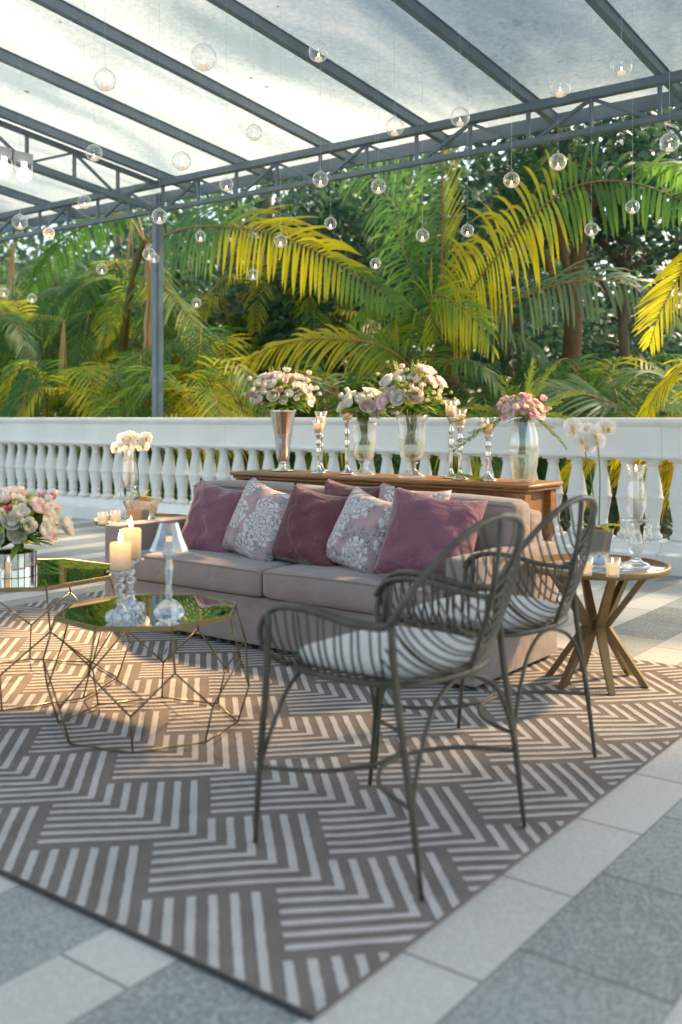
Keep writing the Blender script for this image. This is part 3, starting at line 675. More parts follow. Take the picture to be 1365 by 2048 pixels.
# ------------------------------------------------------------------ console table
KX0, KX1, KY0, KY1, KZ = -4.47, -2.34, 4.69, 5.12, .85
con = thing('console_table', 'honey brown wooden console table with drawers and turned legs behind the sofa', 'table', ((KX0 + KX1) / 2, (KY0 + KY1) / 2, 0))
kc = Vector(((KX0 + KX1) / 2, (KY0 + KY1) / 2, 0))
hw, hd = (KX1 - KX0) / 2, (KY1 - KY0) / 2
b = MB(); b.box((0, 0, KZ - .012), (2 * hw, 2 * hd, .024), bev=.008); b.box((0, 0, KZ - .034), (2 * hw - .03, 2 * hd - .03, .018), bev=.006); b.build('table_top', M['wood'], con)
b = MB(); b.box((0, 0, KZ - .125), (2 * hw - .14, 2 * hd - .12, .155)); b.build('apron', M['wood'], con)
for i in range(3):
    w = (2 * hw - .30) / 3
    b = MB(); b.box((-hw + .15 + w * (i + .5), -hd + .06 - .008, KZ - .122), (w - .05, .018, .115), bev=.004)
    d_ = b.build('drawer_front', M['wood_dark'], con)
    b = MB(); b.lathe([(0, 0), (.006, 0), (.006, .012), (.013, .018), (.010, .027), (0, .029)], n=12); k_ = b.build('knob', M['brass'], d_); k_.rotation_euler = (R_(90), 0, 0); k_.location = (-hw + .15 + w * (i + .5), -hd + .043, KZ - .122)
lp = [(.022, 0), (.03, .03), (.022, .06), (.018, .09), (.028, .25), (.035, .40), (.03, .47), (.02, .485), (.034, .50), (.034, .515), (.022, .53), (.034, .56), (.036, .60), (.024, .63), (.03, .642), (.03, .65)]
for sx in (-1, 1):
    for sy in (-1, 1):
        b = MB(); b.lathe(lp, n=16, c=(sx * (hw - .07), sy * (hd - .06), 0)); b.box((sx * (hw - .07), sy * (hd - .06), .648 + .077), (.072, .072, .158), bev=.003); b.build('leg', M['wood'], con)

# ------------------------------------------------------------------ flowers
def petal_ring(b, n, R, amax, w, off, rise=0.0, curl=0.0, jit=.12, seg=(5, 4)):
    for k in range(n):
        az = off + 2 * PI * k / n + rnd.uniform(-jit, jit); vs = []; ss, ts = seg
        am = amax * rnd.uniform(.92, 1.06); RR = R * rnd.uniform(.95, 1.05)
        for i in range(ss + 1):
            s = i / ss; al = am * s
            for j in range(ts + 1):
                t = -1 + 2 * j / ts
                wid = w * math.sin(min(1, .18 + s * .95) * PI * .62) * (1 if s < .8 else (1 - .35 * ((s - .8) / .2) ** 2))
                a = az + t * wid
                al2 = al - .12 * abs(t) ** 2 * s
                r_ = RR * math.sin(al2) + curl * max(0, s - .7) ** 1.3 * RR * 3
                z_ = RR * (1 - math.cos(al2)) - curl * max(0, s - .8) * RR * 1.2
                vs.append((r_ * math.cos(a), r_ * math.sin(a), z_ + rise))
        fs = [(i * (ts + 1) + j, i * (ts + 1) + j + 1, (i + 1) * (ts + 1) + j + 1, (i + 1) * (ts + 1) + j) for i in range(ss) for j in range(ts)]
        b.add(vs, fs)
def rose_mesh(name, mat, r=.035, kind='rose'):
    b = MB()
    if kind == 'rose':
        petal_ring(b, 3, r * .30, 2.5, 1.2, 0, r * .42); petal_ring(b, 4, r * .45, 2.2, 1.0, .5, r * .30)
        petal_ring(b, 5, r * .62, 1.95, .85, .2, r * .20); petal_ring(b, 6, r * .82, 1.72, .72, .9, r * .08, .10); petal_ring(b, 6, r * 1.0, 1.5, .70, .4, 0, .30)
    elif kind == 'peony':
        for q in range(7): petal_ring(b, 5 + q // 2, r * (.25 + .125 * q), 2.3 - .13 * q, .8 - .04 * q, q * .8, r * (.5 - .075 * q), .05 * q, jit=.35)
    elif kind == 'bud':
        petal_ring(b, 3, r * .45, 2.6, 1.25, 0, 0); petal_ring(b, 4, r * .55, 2.3, 1.0, .6, -r * .1, .02)
    elif kind == 'cup':
        petal_ring(b, 5, r * .75, 1.75, .75, 0, 0, .25); petal_ring(b, 5, r * .56, 2.0, .8, .5, r * .10, .08); petal_ring(b, 4, r * .38, 2.3, 1.0, .2, r * .22)
    o = b.build(name, mat); COL.objects.unlink(o); return o
FLOWERS = {}
for cname in ('cream', 'white', 'blush', 'pink', 'rose'):
    FLOWERS[cname, 'rose'] = rose_mesh('rose', M['petal_' + cname])
    FLOWERS[cname, 'cup'] = rose_mesh('open_blossom', M['petal_' + cname], kind='cup')
    FLOWERS[cname, 'peony'] = rose_mesh('peony', M['petal_' + cname], r=.042, kind='peony')
    FLOWERS[cname, 'bud'] = rose_mesh('bud', M['petal_' + cname], kind='bud')
FLOWERS['bud', 'bud'] = rose_mesh('bud', M['petal_bud'], kind='bud', r=.022)
def orient(d):
    return Vector(d).to_track_quat('Z', 'Y').to_euler()
def leaf_blade(b, base, d, ln, w, tint=.5, droop=.3, fold=.15, seg=5):
    """a pointed leaf along d with a droop; tints kept in b.t"""
    d = Vector(d).normalized(); sd = d.cross(Vector((0, 0, 1)))
    if sd.length < .05: sd = Vector((1, 0, 0))
    sd.normalize(); up = sd.cross(d); vs = []; ts = []
    for i in range(seg + 1):
        s = i / seg; c = Vector(base) + d * (ln * s) + Vector((0, 0, -droop * ln * s * s)); ww = w * math.sin(PI * (s * .92 + .06)) ** .8
        if i == seg: ww = .0004
        vs += [c - sd * ww + up * fold * ww, c, c + sd * ww + up * fold * ww]; ts += [tint] * 3
    fs = []
    for i in range(seg): fs += [(3 * i, 3 * i + 1, 3 * i + 4, 3 * i + 3), (3 * i + 1, 3 * i + 2, 3 * i + 5, 3 * i + 4)]
    b.add(vs, fs)
    if b.t is None: b.t = []
    b.t += ts
def fern_spray(b, base, d, ln, tint=.5, bush=1.0, droop=.35):
    """feathery frond: side twigs carrying needle tufts"""
    d = Vector(d).normalized(); n = int(26 * bush)
    sd = d.cross(Vector((0, 0, 1))); sd = sd.normalized() if sd.length > .05 else Vector((1, 0, 0))
    if b.t is None: b.t = []
    pts = [Vector(base) + d * (ln * i / 8) + Vector((0, 0, -droop * ln * (i / 8) ** 2)) for i in range(9)]
    o = len(b.v); b.tube(pts, .0012, 4); b.t += [tint] * (len(b.v) - o)
    for i in range(n):
        s = .12 + .88 * i / n; c = Vector(base) + d * (ln * s) + Vector((0, 0, -droop * ln * s * s))
        side = -1 if i % 2 else 1
        tl = ln * .34 * (1 - s) ** .7 + ln * .05
        td = (sd * side + d * .65 + Vector((rnd.uniform(-.3, .3), rnd.uniform(-.3, .3), rnd.uniform(-.3, .3)))).normalized()
        for q in range(9):
            e = c + td * (tl * (q + .5) / 9)
            for w in (-1, 1):
                nd = (td * .5 + d * .3 + td.cross(Vector((rnd.uniform(-1, 1), rnd.uniform(-1, 1), rnd.uniform(-1, 1)))).normalized() * .8).normalized()
                l_ = tl * .16 + .004; x = nd.orthogonal().normalized() * .002
                b.add([e - x, e + x, e + nd * l_], [(0, 1, 2)]); b.t += [tint + rnd.uniform(-.15, .15)] * 3
def spike(b, base, d, ln, r):
    """snapdragon tip: florets shrinking up a stalk"""
    d = Vector(d).normalized(); n = 22
    for i in range(n):
        s = i / n; a = i * 2.4; rr = r * (1 - s) ** .8 + .0025
        x = d.orthogonal().normalized(); y = d.cross(x)
        c = Vector(base) + d * (ln * s) + (x * math.cos(a) + y * math.sin(a)) * rr * .8
        m = rr * .75
        vs = [c + Vector((m, 0, 0)), c + Vector((-m, 0, 0)), c + Vector((0, m, 0)), c + Vector((0, -m, 0)), c + Vector((0, 0, m * 1.2)), c + Vector((0, 0, -m))]
        b.add(vs, [(0, 2, 4), (2, 1, 4), (1, 3, 4), (3, 0, 4), (2, 0, 5), (1, 2, 5), (3, 1, 5), (0, 3, 5)])
def bouquet(label, loc, R, spec, leaves=40, ferns=3, spikes=0, flat=.8, vase_r=.03, stem_h=.14, top=.0, seed=1, dirs=None, fern_dirs=None, fern_len=.17, leaf_l=.07, up=1.0, stems=True):
    """spec: list of (colour, kind, scale).  loc: mouth of the vase."""
    global rnd
    keep = rnd; rnd = random.Random(seed)
    t = thing('flower_bouquet', label, 'bouquet', loc, 0, 'flower bouquets')
    n = len(spec); order = list(range(n)); rnd.shuffle(order)
    for q, i in enumerate(order):
        colr, kind, sc = spec[i]
        ga = q * 2.39996; zz = 1 - (q + .5) / n * 1.12     # from top to just under the equator
        zz = max(zz, -.12); rr = math.sqrt(max(0, 1 - zz * zz))
        d = Vector((rr * math.cos(ga), rr * math.sin(ga), zz)); k = rnd.uniform(.78, 1.10)
        p = Vector((d.x * R * k, d.y * R * k, R * .5 + d.z * R * flat * k * up))
        f = FLOWERS[colr, kind]
        e = orient((d + Vector((0, 0, .25)))); o = inst(f, f.name.split('.')[0], t, p - d * .02, e, sc)
    bb_ = MB()
    for i in range(10):                       # loose buds on longer stems
        ga = i * 2.39996 + .7; zz = rnd.uniform(-.1, .85); rr = math.sqrt(1 - zz * zz); d = Vector((rr * math.cos(ga), rr * math.sin(ga), zz)); k = rnd.uniform(1.12, 1.34)
        p = Vector((d.x * R * k, d.y * R * k, R * .5 + d.z * R * flat * k * up)); colr = spec[rnd.randrange(n)][0]; f = FLOWERS[colr, 'bud']
        inst(f, 'bud', t, p, orient(d + Vector((0, 0, .4))), rnd.uniform(.7, 1.0)); c0 = Vector((d.x * R * .3, d.y * R * .3, R * .35)); bb_.tube([c0, c0.lerp(p, .6) + Vector((0, 0, .01)), p], .0016, 5)
    bb_.build('bud_stems', M['stem'], t)
    b = MB(); b.t = []
    leaves = int(leaves * 1.5)
    for i in range(leaves):
        a = rnd.uniform(0, 2 * PI); zz = rnd.uniform(-.25, .95); rr = math.sqrt(1 - min(1, zz * zz)); d = Vector((rr * math.cos(a), rr * math.sin(a), zz))
        base = Vector((d.x * R * .6, d.y * R * .6, R * .42 + d.z * R * .5 * up)); leaf_blade(b, base, d + Vector((rnd.uniform(-.5, .5), rnd.uniform(-.5, .5), rnd.uniform(-.3, .4))), leaf_l * rnd.uniform(.7, 1.3), leaf_l * .17, rnd.uniform(.1, .9), rnd.uniform(0, .5))
    for i in range(int(leaves * 1.2)):   # filler inside so no gap shows through
        a = rnd.uniform(0, 2 * PI); d = Vector((math.cos(a), math.sin(a), rnd.uniform(-.2, 1))); base = Vector((d.x * R * .15, d.y * R * .15, R * .2 + rnd.uniform(0, R * .6)))
        leaf_blade(b, base, d, R * .72, R * .11, rnd.uniform(0, .4), .2)
    b.build('leaves', M['bouquet_leaf'], t)
    b = MB(); b.t = []
    for i in range(ferns):
        d = fern_dirs[i] if fern_dirs else Vector((math.cos(i * 2.1 + seed), math.sin(i * 2.1 + seed), rnd.uniform(-.1, .9)))
        d = Vector(d); h = d.normalized()
        fern_spray(b, Vector((h.x * R * .5, h.y * R * .5, R * .45)), d, fern_len * rnd.uniform(.85, 1.2) * (d.length if fern_dirs else 1), rnd.uniform(.3, .9), droop=.25)
    if ferns: b.build('fern_spray', M['fern'], t)
    if spikes:
        for i in range(spikes):
            b = MB(); a = i * 2.2 + seed; d = Vector((math.cos(a) * .4, math.sin(a) * .4, 1)); spike(b, Vector((d.x * R * .8, d.y * R * .8, R * .95 * up)), d, R * .62, .011); b.build('snapdragon_spike', M['petal_bud'], t)
    if stems:
        b = MB()
        for i in range(26):
            a = rnd.uniform(0, 2 * PI); r0 = vase_r * math.sqrt(rnd.uniform(0, 1)); a2 = a + rnd.uniform(1.2, 2.6)
            b.tube([(r0 * math.cos(a), r0 * math.sin(a), R * .3), (r0 * .6 * math.cos(a + .6), r0 * .6 * math.sin(a + .6), -stem_h * .4), (r0 * .85 * math.cos(a2), r0 * .85 * math.sin(a2), -stem_h)], .0028, 5)
        b.build('stems', M['stem'], t)
    rnd = keep
    return t

def vase(name, label, loc, parts, cat='vase', n=28, flute=0, nf=8, group=None, rz=0):
    """parts: list of (part name, profile, material)"""
    if len(parts) == 1:
        b = MB(); b.open_top = True; b.lathe(parts[0][1], n=n, flute=flute, nf=nf); o = b.build(name, parts[0][2], None, loc); return tag(o, label, cat, group)
    t = thing(name, label, cat, loc, rz, group)
    for nm, pr, mt in parts:
        b = MB(); b.open_top = True; b.lathe(pr, n=n, flute=flute, nf=nf); b.build(nm, mt, t)
    return t
def k_on(px, Y=4.9): p = on_y(px, Y); return Vector((p.x, p.y, KZ + .001))
def hz(px, py, Y): return on_y(px, Y, py).z - KZ     # height above the console top

# silver trumpet vase
Y1 = 4.93; h1 = hz(566, 815, Y1)
vase('trumpet_vase', 'tall fluted silver trumpet vase at the left end of the console table', k_on(566, Y1), [('vase', [(.062, 0), (.075, .004), (.074, .010), (.045, .018), (.022, .032), (.016, .045), (.024, .055), (.034, .065), (.042, .09), (.052, h1 * .5), (.066, h1 * .76), (.070, h1 * .765), (.070, h1 * .785), (.068, h1 * .79), (.082, h1 * .92), (.094, h1), (.088, h1 - .005), (.05, h1 * .5), (0.0, .1)], M['silver'])], n=40, flute=.025, nf=12)
def mix(*a):
    out = []
    for (c, k, s, n) in a: out += [(c, k, s)] * n
    return out
lb = k_on(566, Y1) + Vector((0, 0, h1 - .055))
bouquet('cream and pink rose bouquet in the silver trumpet vase', lb, .205, mix(('cream', 'rose', 1.05, 8), ('white', 'cup', 1.05, 12), ('blush', 'rose', 1.05, 6), ('blush', 'cup', .95, 5), ('pink', 'cup', .9, 3), ('rose', 'bud', 1.0, 2), ('white', 'bud', 1.1, 12), ('cream', 'bud', 1.1, 8)), leaves=60, ferns=8, spikes=5, seed=3, vase_r=.03, flat=.82, stems=False, fern_len=.13, up=1.1)
# glass urn vases
def urn(px, Y, top_py, r, label):
    h = hz(px, top_py, Y)
    return vase('urn_vase', label, k_on(px, Y), [('bowl', [(.0, h * .26), (r * .55, h * .28), (r * .8, h * .36), (r * .93, h * .55), (r * .95, h * .75), (r * 1.0, h * .9), (r * 1.22, h), (r * 1.19, h), (r * .95, h * .9), (r * .90, h * .72), (r * .87, h * .55), (r * .74, h * .37), (r * .5, h * .3), (0, h * .29)], M['vase_glass']), ('foot', [(r * .9, 0), (r * .98, .004), (r * .9, .018), (r * .5, h * .1), (r * .30, h * .14), (r * .34, h * .17), (r * .30, h * .2), (r * .5, h * .25), (0, h * .262)], M['vase_glass']), ('water', [(0, h * .30), (r * .48, h * .31), (r * .72, h * .38), (r * .85, h * .55), (r * .86, h * .62), (0, h * .62)], M['water'])], n=36, flute=.02, nf=9), h
Y2 = 4.84; v, h2 = urn(728, Y2, 843, .072, 'smaller clear glass urn vase, left one of the two glass urns')
bouquet('cream orchid and rose bouquet in the smaller glass urn', k_on(728, Y2) + Vector((0, 0, h2 - .012)), .15, mix(('cream', 'rose', 1.25, 4), ('blush', 'rose', 1.3, 2), ('white', 'cup', 1.3, 10), ('cream', 'cup', 1.3, 7), ('white', 'bud', .9, 4)), leaves=36, ferns=6, seed=11, vase_r=.04, stem_h=.13, flat=.78, fern_len=.16)
Y3 = 4.84; v, h3 = urn(823, Y3, 830, .082, 'larger clear glass urn vase beside the tall candlesticks')
bouquet('full blush rose and snapdragon bouquet in the larger glass urn', k_on(823, Y3) + Vector((0, 0, h3 - .012)), .20, mix(('blush', 'rose', 1.25, 6), ('white', 'rose', 1.2, 5), ('pink', 'rose', 1.2, 2), ('rose', 'rose', 1.2, 1), ('bud', 'bud', 1.15, 30), ('cream', 'bud', .8, 12), ('blush', 'cup', .9, 5), ('cream', 'cup', .8, 4)), leaves=60, ferns=7, spikes=7, seed=22, vase_r=.05, stem_h=.16, flat=.85, fern_len=.16, up=1.15)
# ribbed glass vase with peonies and fern
Y4 = 4.85; h4 = hz(1048, 838, Y4)
vase('ribbed_vase', 'ribbed clear glass barrel vase at the right end of the console table', k_on(1048, Y4), [('glass', [(.0, .012), (.04, .004), (.048, 0), (.056, .006), (.072, h4 * .3), (.080, h4 * .5), (.074, h4 * .75), (.056, h4 * .93), (.052, h4), (.049, h4), (.052, h4 * .93), (.070, h4 * .75), (.076, h4 * .5), (.068, h4 * .3), (.052, .02), (0, .022)], M['vase_glass']), ('water', [(0, .024), (.05, .024), (.066, h4 * .3), (.073, h4 * .5), (0, h4 * .5)], M['water'])], n=48, flute=.045, nf=8)
bouquet('pink peony bouquet with tall fern sprays in the ribbed vase', k_on(1048, Y4) + Vector((-.01, 0, h4 - .03)), .115, mix(('blush', 'peony', .9, 7), ('pink', 'peony', .85, 6), ('pink', 'cup', 1.0, 10), ('blush', 'cup', 1.0, 14), ('blush', 'rose', .9, 5)), leaves=16, ferns=9, seed=5, vase_r=.03, stem_h=.16, flat=.75, fern_len=.31,
        fern_dirs=[(.15, .1, 1.35), (.35, .25, 1.0), (.65, .45, .55), (-.85, -.5, .1), (-.75, -.6, -.35), (-.9, -.4, .35), (.7, .55, .05), (-.2, -.3, .9), (.5, .3, -.4)])
# fern sprig lying on the table
b = MB(); b.t = []
for d in ((.3, -.5, .25), (-.5, -.3, .3), (.2, .1, .5), (.6, -.2, .1)): fern_spray(b, (0, 0, .01), d, .13, .6)
tag(b.build('fern_sprig', M['fern'], None, k_on(945, 4.84)), 'loose green fern sprig lying on the console between candlesticks', 'sprig')

# silver candlesticks with glass cups
def candlestick(px, Y, cup_bot_py, label, clabel):
    p = k_on(px, Y); h = hz(px, cup_bot_py, Y)
    t = thing('candlestick', label, 'candlestick', p, 0, 'silver candlesticks on the console')
    b = MB(); b.lathe([(.044, 0), (.048, .003), (.047, .010), (.036, .016), (.016, .03), (.011, .045), (.010, .06), (.013, h * .45), (.017, h * .62), (.010, h * .70), (.016, h * .74), (.018, h * .78), (.010, h * .84), (.013, h * .9), (.022, h * .97), (.024, h)], n=24); b.build('stem', M['chrome'], t)
    b = MB(); b.open_top = True; b.lathe([(.0, h + .001), (.022, h + .002), (.031, h + .018), (.034, h + .04), (.033, h + .065), (.043, h + .098), (.042, h + .098), (.0315, h + .064), (.032, h + .04), (.029, h + .02), (.0, h + .006)], n=28); b.build('glass_cup', M['glass'], t)
    c = thing('candle', clabel, 'candle', p + Vector((0, 0, h + .0065)), 0, 'ivory candles in candlesticks')
    b = MB(); b.lathe([(.024, 0), (.0262, .002), (.0262, .056), (.022, .058), (0, .055)], n=20); b.build('wax', M['lit_wax'], c)
    flame(c, .056, .8)
def flame(parent, z, s=1.0):
    b = MB(); b.tube([(0, 0, z - .002), (.0005, 0, z + .008 * s)], .0008, 5); b.build('wick', M['wick'], parent)
    b = MB(); b.lathe([(0, z + .004 * s), (.0035 * s, z + .008 * s), (.005 * s, z + .014 * s), (.0038 * s, z + .022 * s), (.0015 * s, z + .03 * s), (0, z + .036 * s)], n=10); b.build('flame', M['flame'], parent)
candlestick(637, 4.83, 868, 'silver candlestick with glass cup standing alone right of the trumpet vase', 'lit ivory candle in front candlestick right of the trumpet vase')
candlestick(642, 5.04, 853, 'silver candlestick directly behind the one right of the trumpet vase', 'lit ivory candle half hidden behind the candle right of the trumpet vase')
candlestick(694, 4.90, 842, 'tall silver candlestick mostly hidden by the cream orchid bouquet', 'ivory candle hidden among the flowers of the cream orchid bouquet')
candlestick(902, 4.95, 834, 'tallest silver candlestick just right of the larger urn', 'lit ivory candle on the tallest candlestick')
candlestick(920, 4.85, 852, 'second tall silver candlestick, in front of the tallest one', 'lit ivory candle on the second tall candlestick')
candlestick(976, 4.85, 870, 'short silver candlestick between the tall pair and the ribbed vase', 'lit ivory candle on the short candlestick near the ribbed vase')

# ------------------------------------------------------------------ side tables
def side_table(p, label, rz=0):
    t = thing('side_table', label, 'side table', p, rz, 'round side tables at the sofa ends')
    b = MB(); b.lathe([(.30, .500), (.318, .502), (.320, .508), (.320, .526), (.314, .531), (.302, .531), (.300, .527), (0, .527)], n=56); b.build('table_rim', M['gold_wood'], t)
    b = MB(); b.lathe([(0, .5275), (.299, .5275), (.299, .529), (0, .529)], n=56); b.build('mirror_top', M['mirror'], t)
    b = MB(); b.lathe([(0, .225), (.03, .225), (.03, .275), (0, .275)], n=12); b.build('hub', M['gold_wood'], t)
    for k in range(6):
        a = R_(60 * k + 10); d = Vector((math.cos(a), math.sin(a), 0)); sd = Vector((-d.y, d.x, 0))
        b = MB()
        for (r0, z0, w0, r1, z1, w1) in ((.215, 0, .026, .046, .25, .042), (.046, .25, .042, .225, .5, .028)):
            vs = []
            for (r, z, w) in ((r0, z0, w0), (r1, z1, w1)):
                for i, j in ((-1, -1), (1, -1), (1, 1), (-1, 1)): vs.append(d * (r + i * .016) + sd * (j * w / 2) + Vector((0, 0, z)))
            b.add(vs, [(0, 3, 2, 1), (4, 5, 6, 7), (0, 1, 5, 4), (1, 2, 6, 5), (2, 3, 7, 6), (3, 0, 4, 7)], 0, False)
        b.build('leg', M['gold_wood'], t)
    return t
ST_R = Vector((-1.797, 4.273, ZR - .001)); ST_L = Vector((-4.95, 4.40, ZR - .001))
st = side_table(ST_R, 'round gold side table with mirrored top in front of the right end of the sofa')
dup(st, ST_L, .3, 'round gold side table with mirrored top behind the left arm of the sofa')
ZT = ZR + .529
def votive(p, label, r=.033, h=.078):
    t = thing('votive', label, 'votive candle', p, 0, 'glass votive candles')
    b = MB(); b.open_top = True; b.lathe([(0, 0), (r * .85, 0), (r, h), (r * .94, h), (r * .80, .008), (0, .008)], n=24); b.build('glass', M['glass'], t)
    b = MB(); b.lathe([(0, .009), (r * .77, .009), (r * .86, h * .7), (0, h * .68)], n=20); b.build('wax', M['votive_wax'], t)
    flame(t, h * .68, .7)
    return t
def on_t(px, py): return on_z(px, py, ZT + .0005)
votive(on_t(1171, 1150), 'lit glass votive on the right side table, left one nearer the orchid pot')
votive(on_t(1225, 1153), 'lit glass votive on the right side table, right one beside the hurricane')
def place_l(px, py): return on_z(px, py, ZT + .0005)
votive(place_l(206, 1049), 'lit glass votive on the left side table, left one at the table edge')
votive(place_l(231, 1046), 'lit glass votive on the left side table, right one next to the pot')

def hurricane(p, label, clabel, sc=1.0):
    t = thing('hurricane_candlestick', label, 'candlestick', p, 0, 'glass hurricane candlesticks on the side tables')
    b = MB(); b.lathe([(.06, 0), (.066, .006), (.066, .018), (.058, .028), (.030, .036), (.022, .05), (.026, .075), (.036, .10), (.036, .125), (.024, .16), (.017, .19), (.02, .205), (.03, .212)], n=24, flute=.03, nf=8); b.build('stem', M['crystal'], t)
    b = MB(); b.lathe([(.02, .213), (.062, .222), (.068, .230), (.05, .232), (.02, .224)], n=32, flute=.06, nf=8); b.build('drip_dish', M['crystal'], t)
    for k in range(8):
        a = k * PI / 4 + .2; x, y = .064 * math.cos(a), .064 * math.sin(a)
        b = MB(); b.tube([(x, y, .224), (x, y, .206)], .0012, 4); b.lathe([(0, .206), (.006, .198), (.004, .19), (.0075, .16), (.006, .142), (0, .125)], n=6, c=(x, y, 0), smooth=False); b.build('prism', M['crystal'], t)
    b = MB(); b.open_top = True; b.lathe([(.026, .232), (.030, .24), (.046, .29), (.047, .33), (.036, .39), (.032, .43), (.042, .475), (.044, .48), (.043, .48), (.031, .43), (.035, .39), (.045, .33), (.044, .29), (.028, .24)], n=32); b.build('chimney', M['glass'], t)
    c = thing('taper_candle', clabel, 'candle', p + Vector((0, 0, .2325)), 0, 'white taper candles in hurricanes')
    b = MB(); b.lathe([(.013, 0), (.013, .21), (.009, .218), (0, .219)], n=16); b.build('wax', M['white_wax'], c); flame(c, .217, .9)
    t.scale = (sc,) * 3; c.scale = (sc,) * 3
    if sc != 1: c.location = Vector(p) + Vector((0, 0, .2325 * sc))
hurricane(on_t(1272, 1138), 'tall glass hurricane candlestick with hanging prisms on the right side table', 'white taper candle inside the hurricane on the right side table', .94)
hurricane(place_l(258, 1036), 'tall glass hurricane candlestick behind the pot on the left side table', 'white taper candle inside the hurricane on the left side table', .92)

# orchids in mirrored pots
def orchid_mesh():
    b = MB()
    for k, (a, ln, w) in enumerate(((90, .036, .021), (210, .034, .017), (330, .034, .017), (10, .040, .032), (170, .040, .032))):
        a = R_(a); vs = []; n = 5
        for i in range(n + 1):
            s = i / n; ww = w * math.sin(PI * min(1, (.1 + .88 * s))) ** .7
            for j in (-1, -.5, 0, .5, 1):
                x = ln * s; y = ww * j; z = .006 * s - .010 * s * s + .004 * j * j + (.002 if k > 2 else 0)
                vs.append((x * math.cos(a) - y * math.sin(a), x * math.sin(a) + y * math.cos(a), z))
        b.add(vs, [(i * 5 + j, i * 5 + j + 1, (i + 1) * 5 + j + 1, (i + 1) * 5 + j) for i in range(n) for j in range(4)])
    b.lathe([(0, .003), (.006, .004), (.008, .010), (.005, .017), (0, .019)], n=8, c=(0, -.003, 0), mi=1)
    b.lathe([(0, .004), (.004, .005), (.005, .014), (0, .02)], n=8, c=(0, -.014, 0), mi=1)
    o = b.build('orchid_blossom', [M['petal_white'], M['orchid_heart']]); COL.objects.unlink(o); return o
ORCH = orchid_mesh()
def pot(p, label, w0=.05, w1=.075, h=.13, rz=0):
    b = MB(); n = 4; vs = []
    ring = 24
    def shape(r, z, wav=0):
        out = []
        for k in range(ring):
            a = 2 * PI * k / ring; q = max(abs(math.cos(a)), abs(math.sin(a))); rr = r / q ** .86
            out.append((rr * math.cos(a), rr * math.sin(a), z + wav * math.cos(4 * a)))
        return out
    for (r, z, w) in ((w0, 0, 0), (w1, h, .006), (w1 - .004, h, .006), (w1 - .012, h - .03, 0)): vs += shape(r, z, w)
    fs = []
    for i in range(3):
        for k in range(ring): fs.append((i * ring + k, i * ring + (k + 1) % ring, (i + 1) * ring + (k + 1) % ring, (i + 1) * ring + k))
    fs.append(tuple(range(ring - 1, -1, -1))); b.add(vs, fs, 0, False)
    o = b.build('mirrored_pot', M['mirror_pot'], None, p); o.rotation_euler = (0, 0, rz); tag(o, label, 'pot', 'mirrored square orchid pots'); return o
def orchid(p, label, stems, blossoms, leaves):
    t = thing('orchid_plant', label, 'orchid', p, 0, 'white orchids in mirrored pots')
    b = MB(); b.lathe([(.062, -.03), (.064, .0), (.03, .02), (0, .022)], n=16, flute=.05, nf=5); b.build('bark_mulch', M['soil'], t)
    for st_ in stems:
        b = MB(); b.tube(cr(st_, 5), [.0032] * (len(cr(st_, 5)) - 1) + [.002], 6); b.build('stalk', M['stem'], t)
    b = MB(); b.t = []
    for (d, ln, w, dr) in leaves: leaf_blade(b, (0, 0, .012), d, ln, w, .35, dr, .3, 8)
    b.build('leaves', M['bouquet_leaf'], t)
    for (q, d, s) in blossoms: inst(ORCH, 'orchid_blossom', t, q, orient(d), s)
vw = -FW   # the blossoms face the lounge
pr_ = on_t(1193, 1122); pot(pr_, 'mirrored square pot with orchid on the right side table', .052, .078, .145, .35)
pz = pr_ + Vector((0, 0, .137)); scl = pr_.dot(FW) / FPX
def off(px, py, base=pz, s=scl, bx=1193, dy=0):   # offset in the plane facing the lounge, in metres
    by = HY + (CH - base.z) / s
    return RT * ((px - bx) * s) + Vector((0, 0, (by - py) * s))
b1 = [off(1190, 1050), off(1183, 960), off(1163, 880), off(1150, 858)]
b2 = [off(1198, 1050), off(1200, 950), off(1196, 885), off(1204, 858)]
bl = [((1143, 852), -.3), ((1160, 878), .1), ((1176, 862), .2), ((1190, 882), 0), ((1170, 892), -.1), ((1206, 855), .3), ((1218, 856), .4), ((1150, 868), -.2), ((1186, 868), .3)]
orchid(pz, 'white orchid with two bare tall stalks on the right side table', [b1, b2],
       [(off(x, y) + FW * rnd.uniform(-.03, .02), vw + RT * k + Vector((0, 0, -.15)), 1.12) for (x, y), k in bl],
       [(RT * 1 + Vector((0, 0, .35)), .15, .026, .3), (-RT + Vector((0, 0, .5)), .12, .024, .4), (RT * .5 - FW + Vector((0, 0, .5)), .10, .02, .5), (-RT * .7 + FW + Vector((0, 0, .5)), .12, .022, .4)])
pl_ = place_l(284, 1040); pot(pl_, 'mirrored square pot with orchid on the left side table', .062, .098, .135, .5)
pzl = pl_ + Vector((0, 0, .128)); sl = pl_.dot(FW) / FPX
def offl(px, py): return off(px, py, pzl, sl, 284)
c1 = [offl(278, 990), offl(276, 940), offl(268, 900), offl(285, 880), offl(300, 872)]
bl = [((236, 896), -.3), ((247, 878), -.2), ((262, 874), 0), ((276, 880), .2), ((286, 892), .3), ((260, 890), 0), ((293, 876), .4)]
orchid(pzl, 'white orchid in bloom on the left side table', [c1],
       [(offl(x, y) + FW * rnd.uniform(-.03, .02), vw + RT * k + Vector((0, 0, -.1)), 1.15) for (x, y), k in bl],
       [(-RT + Vector((0, 0, .7)), .13, .022, .3), (RT * .4 + Vector((0, 0, .6)), .1, .028, .3), (RT + FW + Vector((0, 0, .4)), .1, .02, .4)])

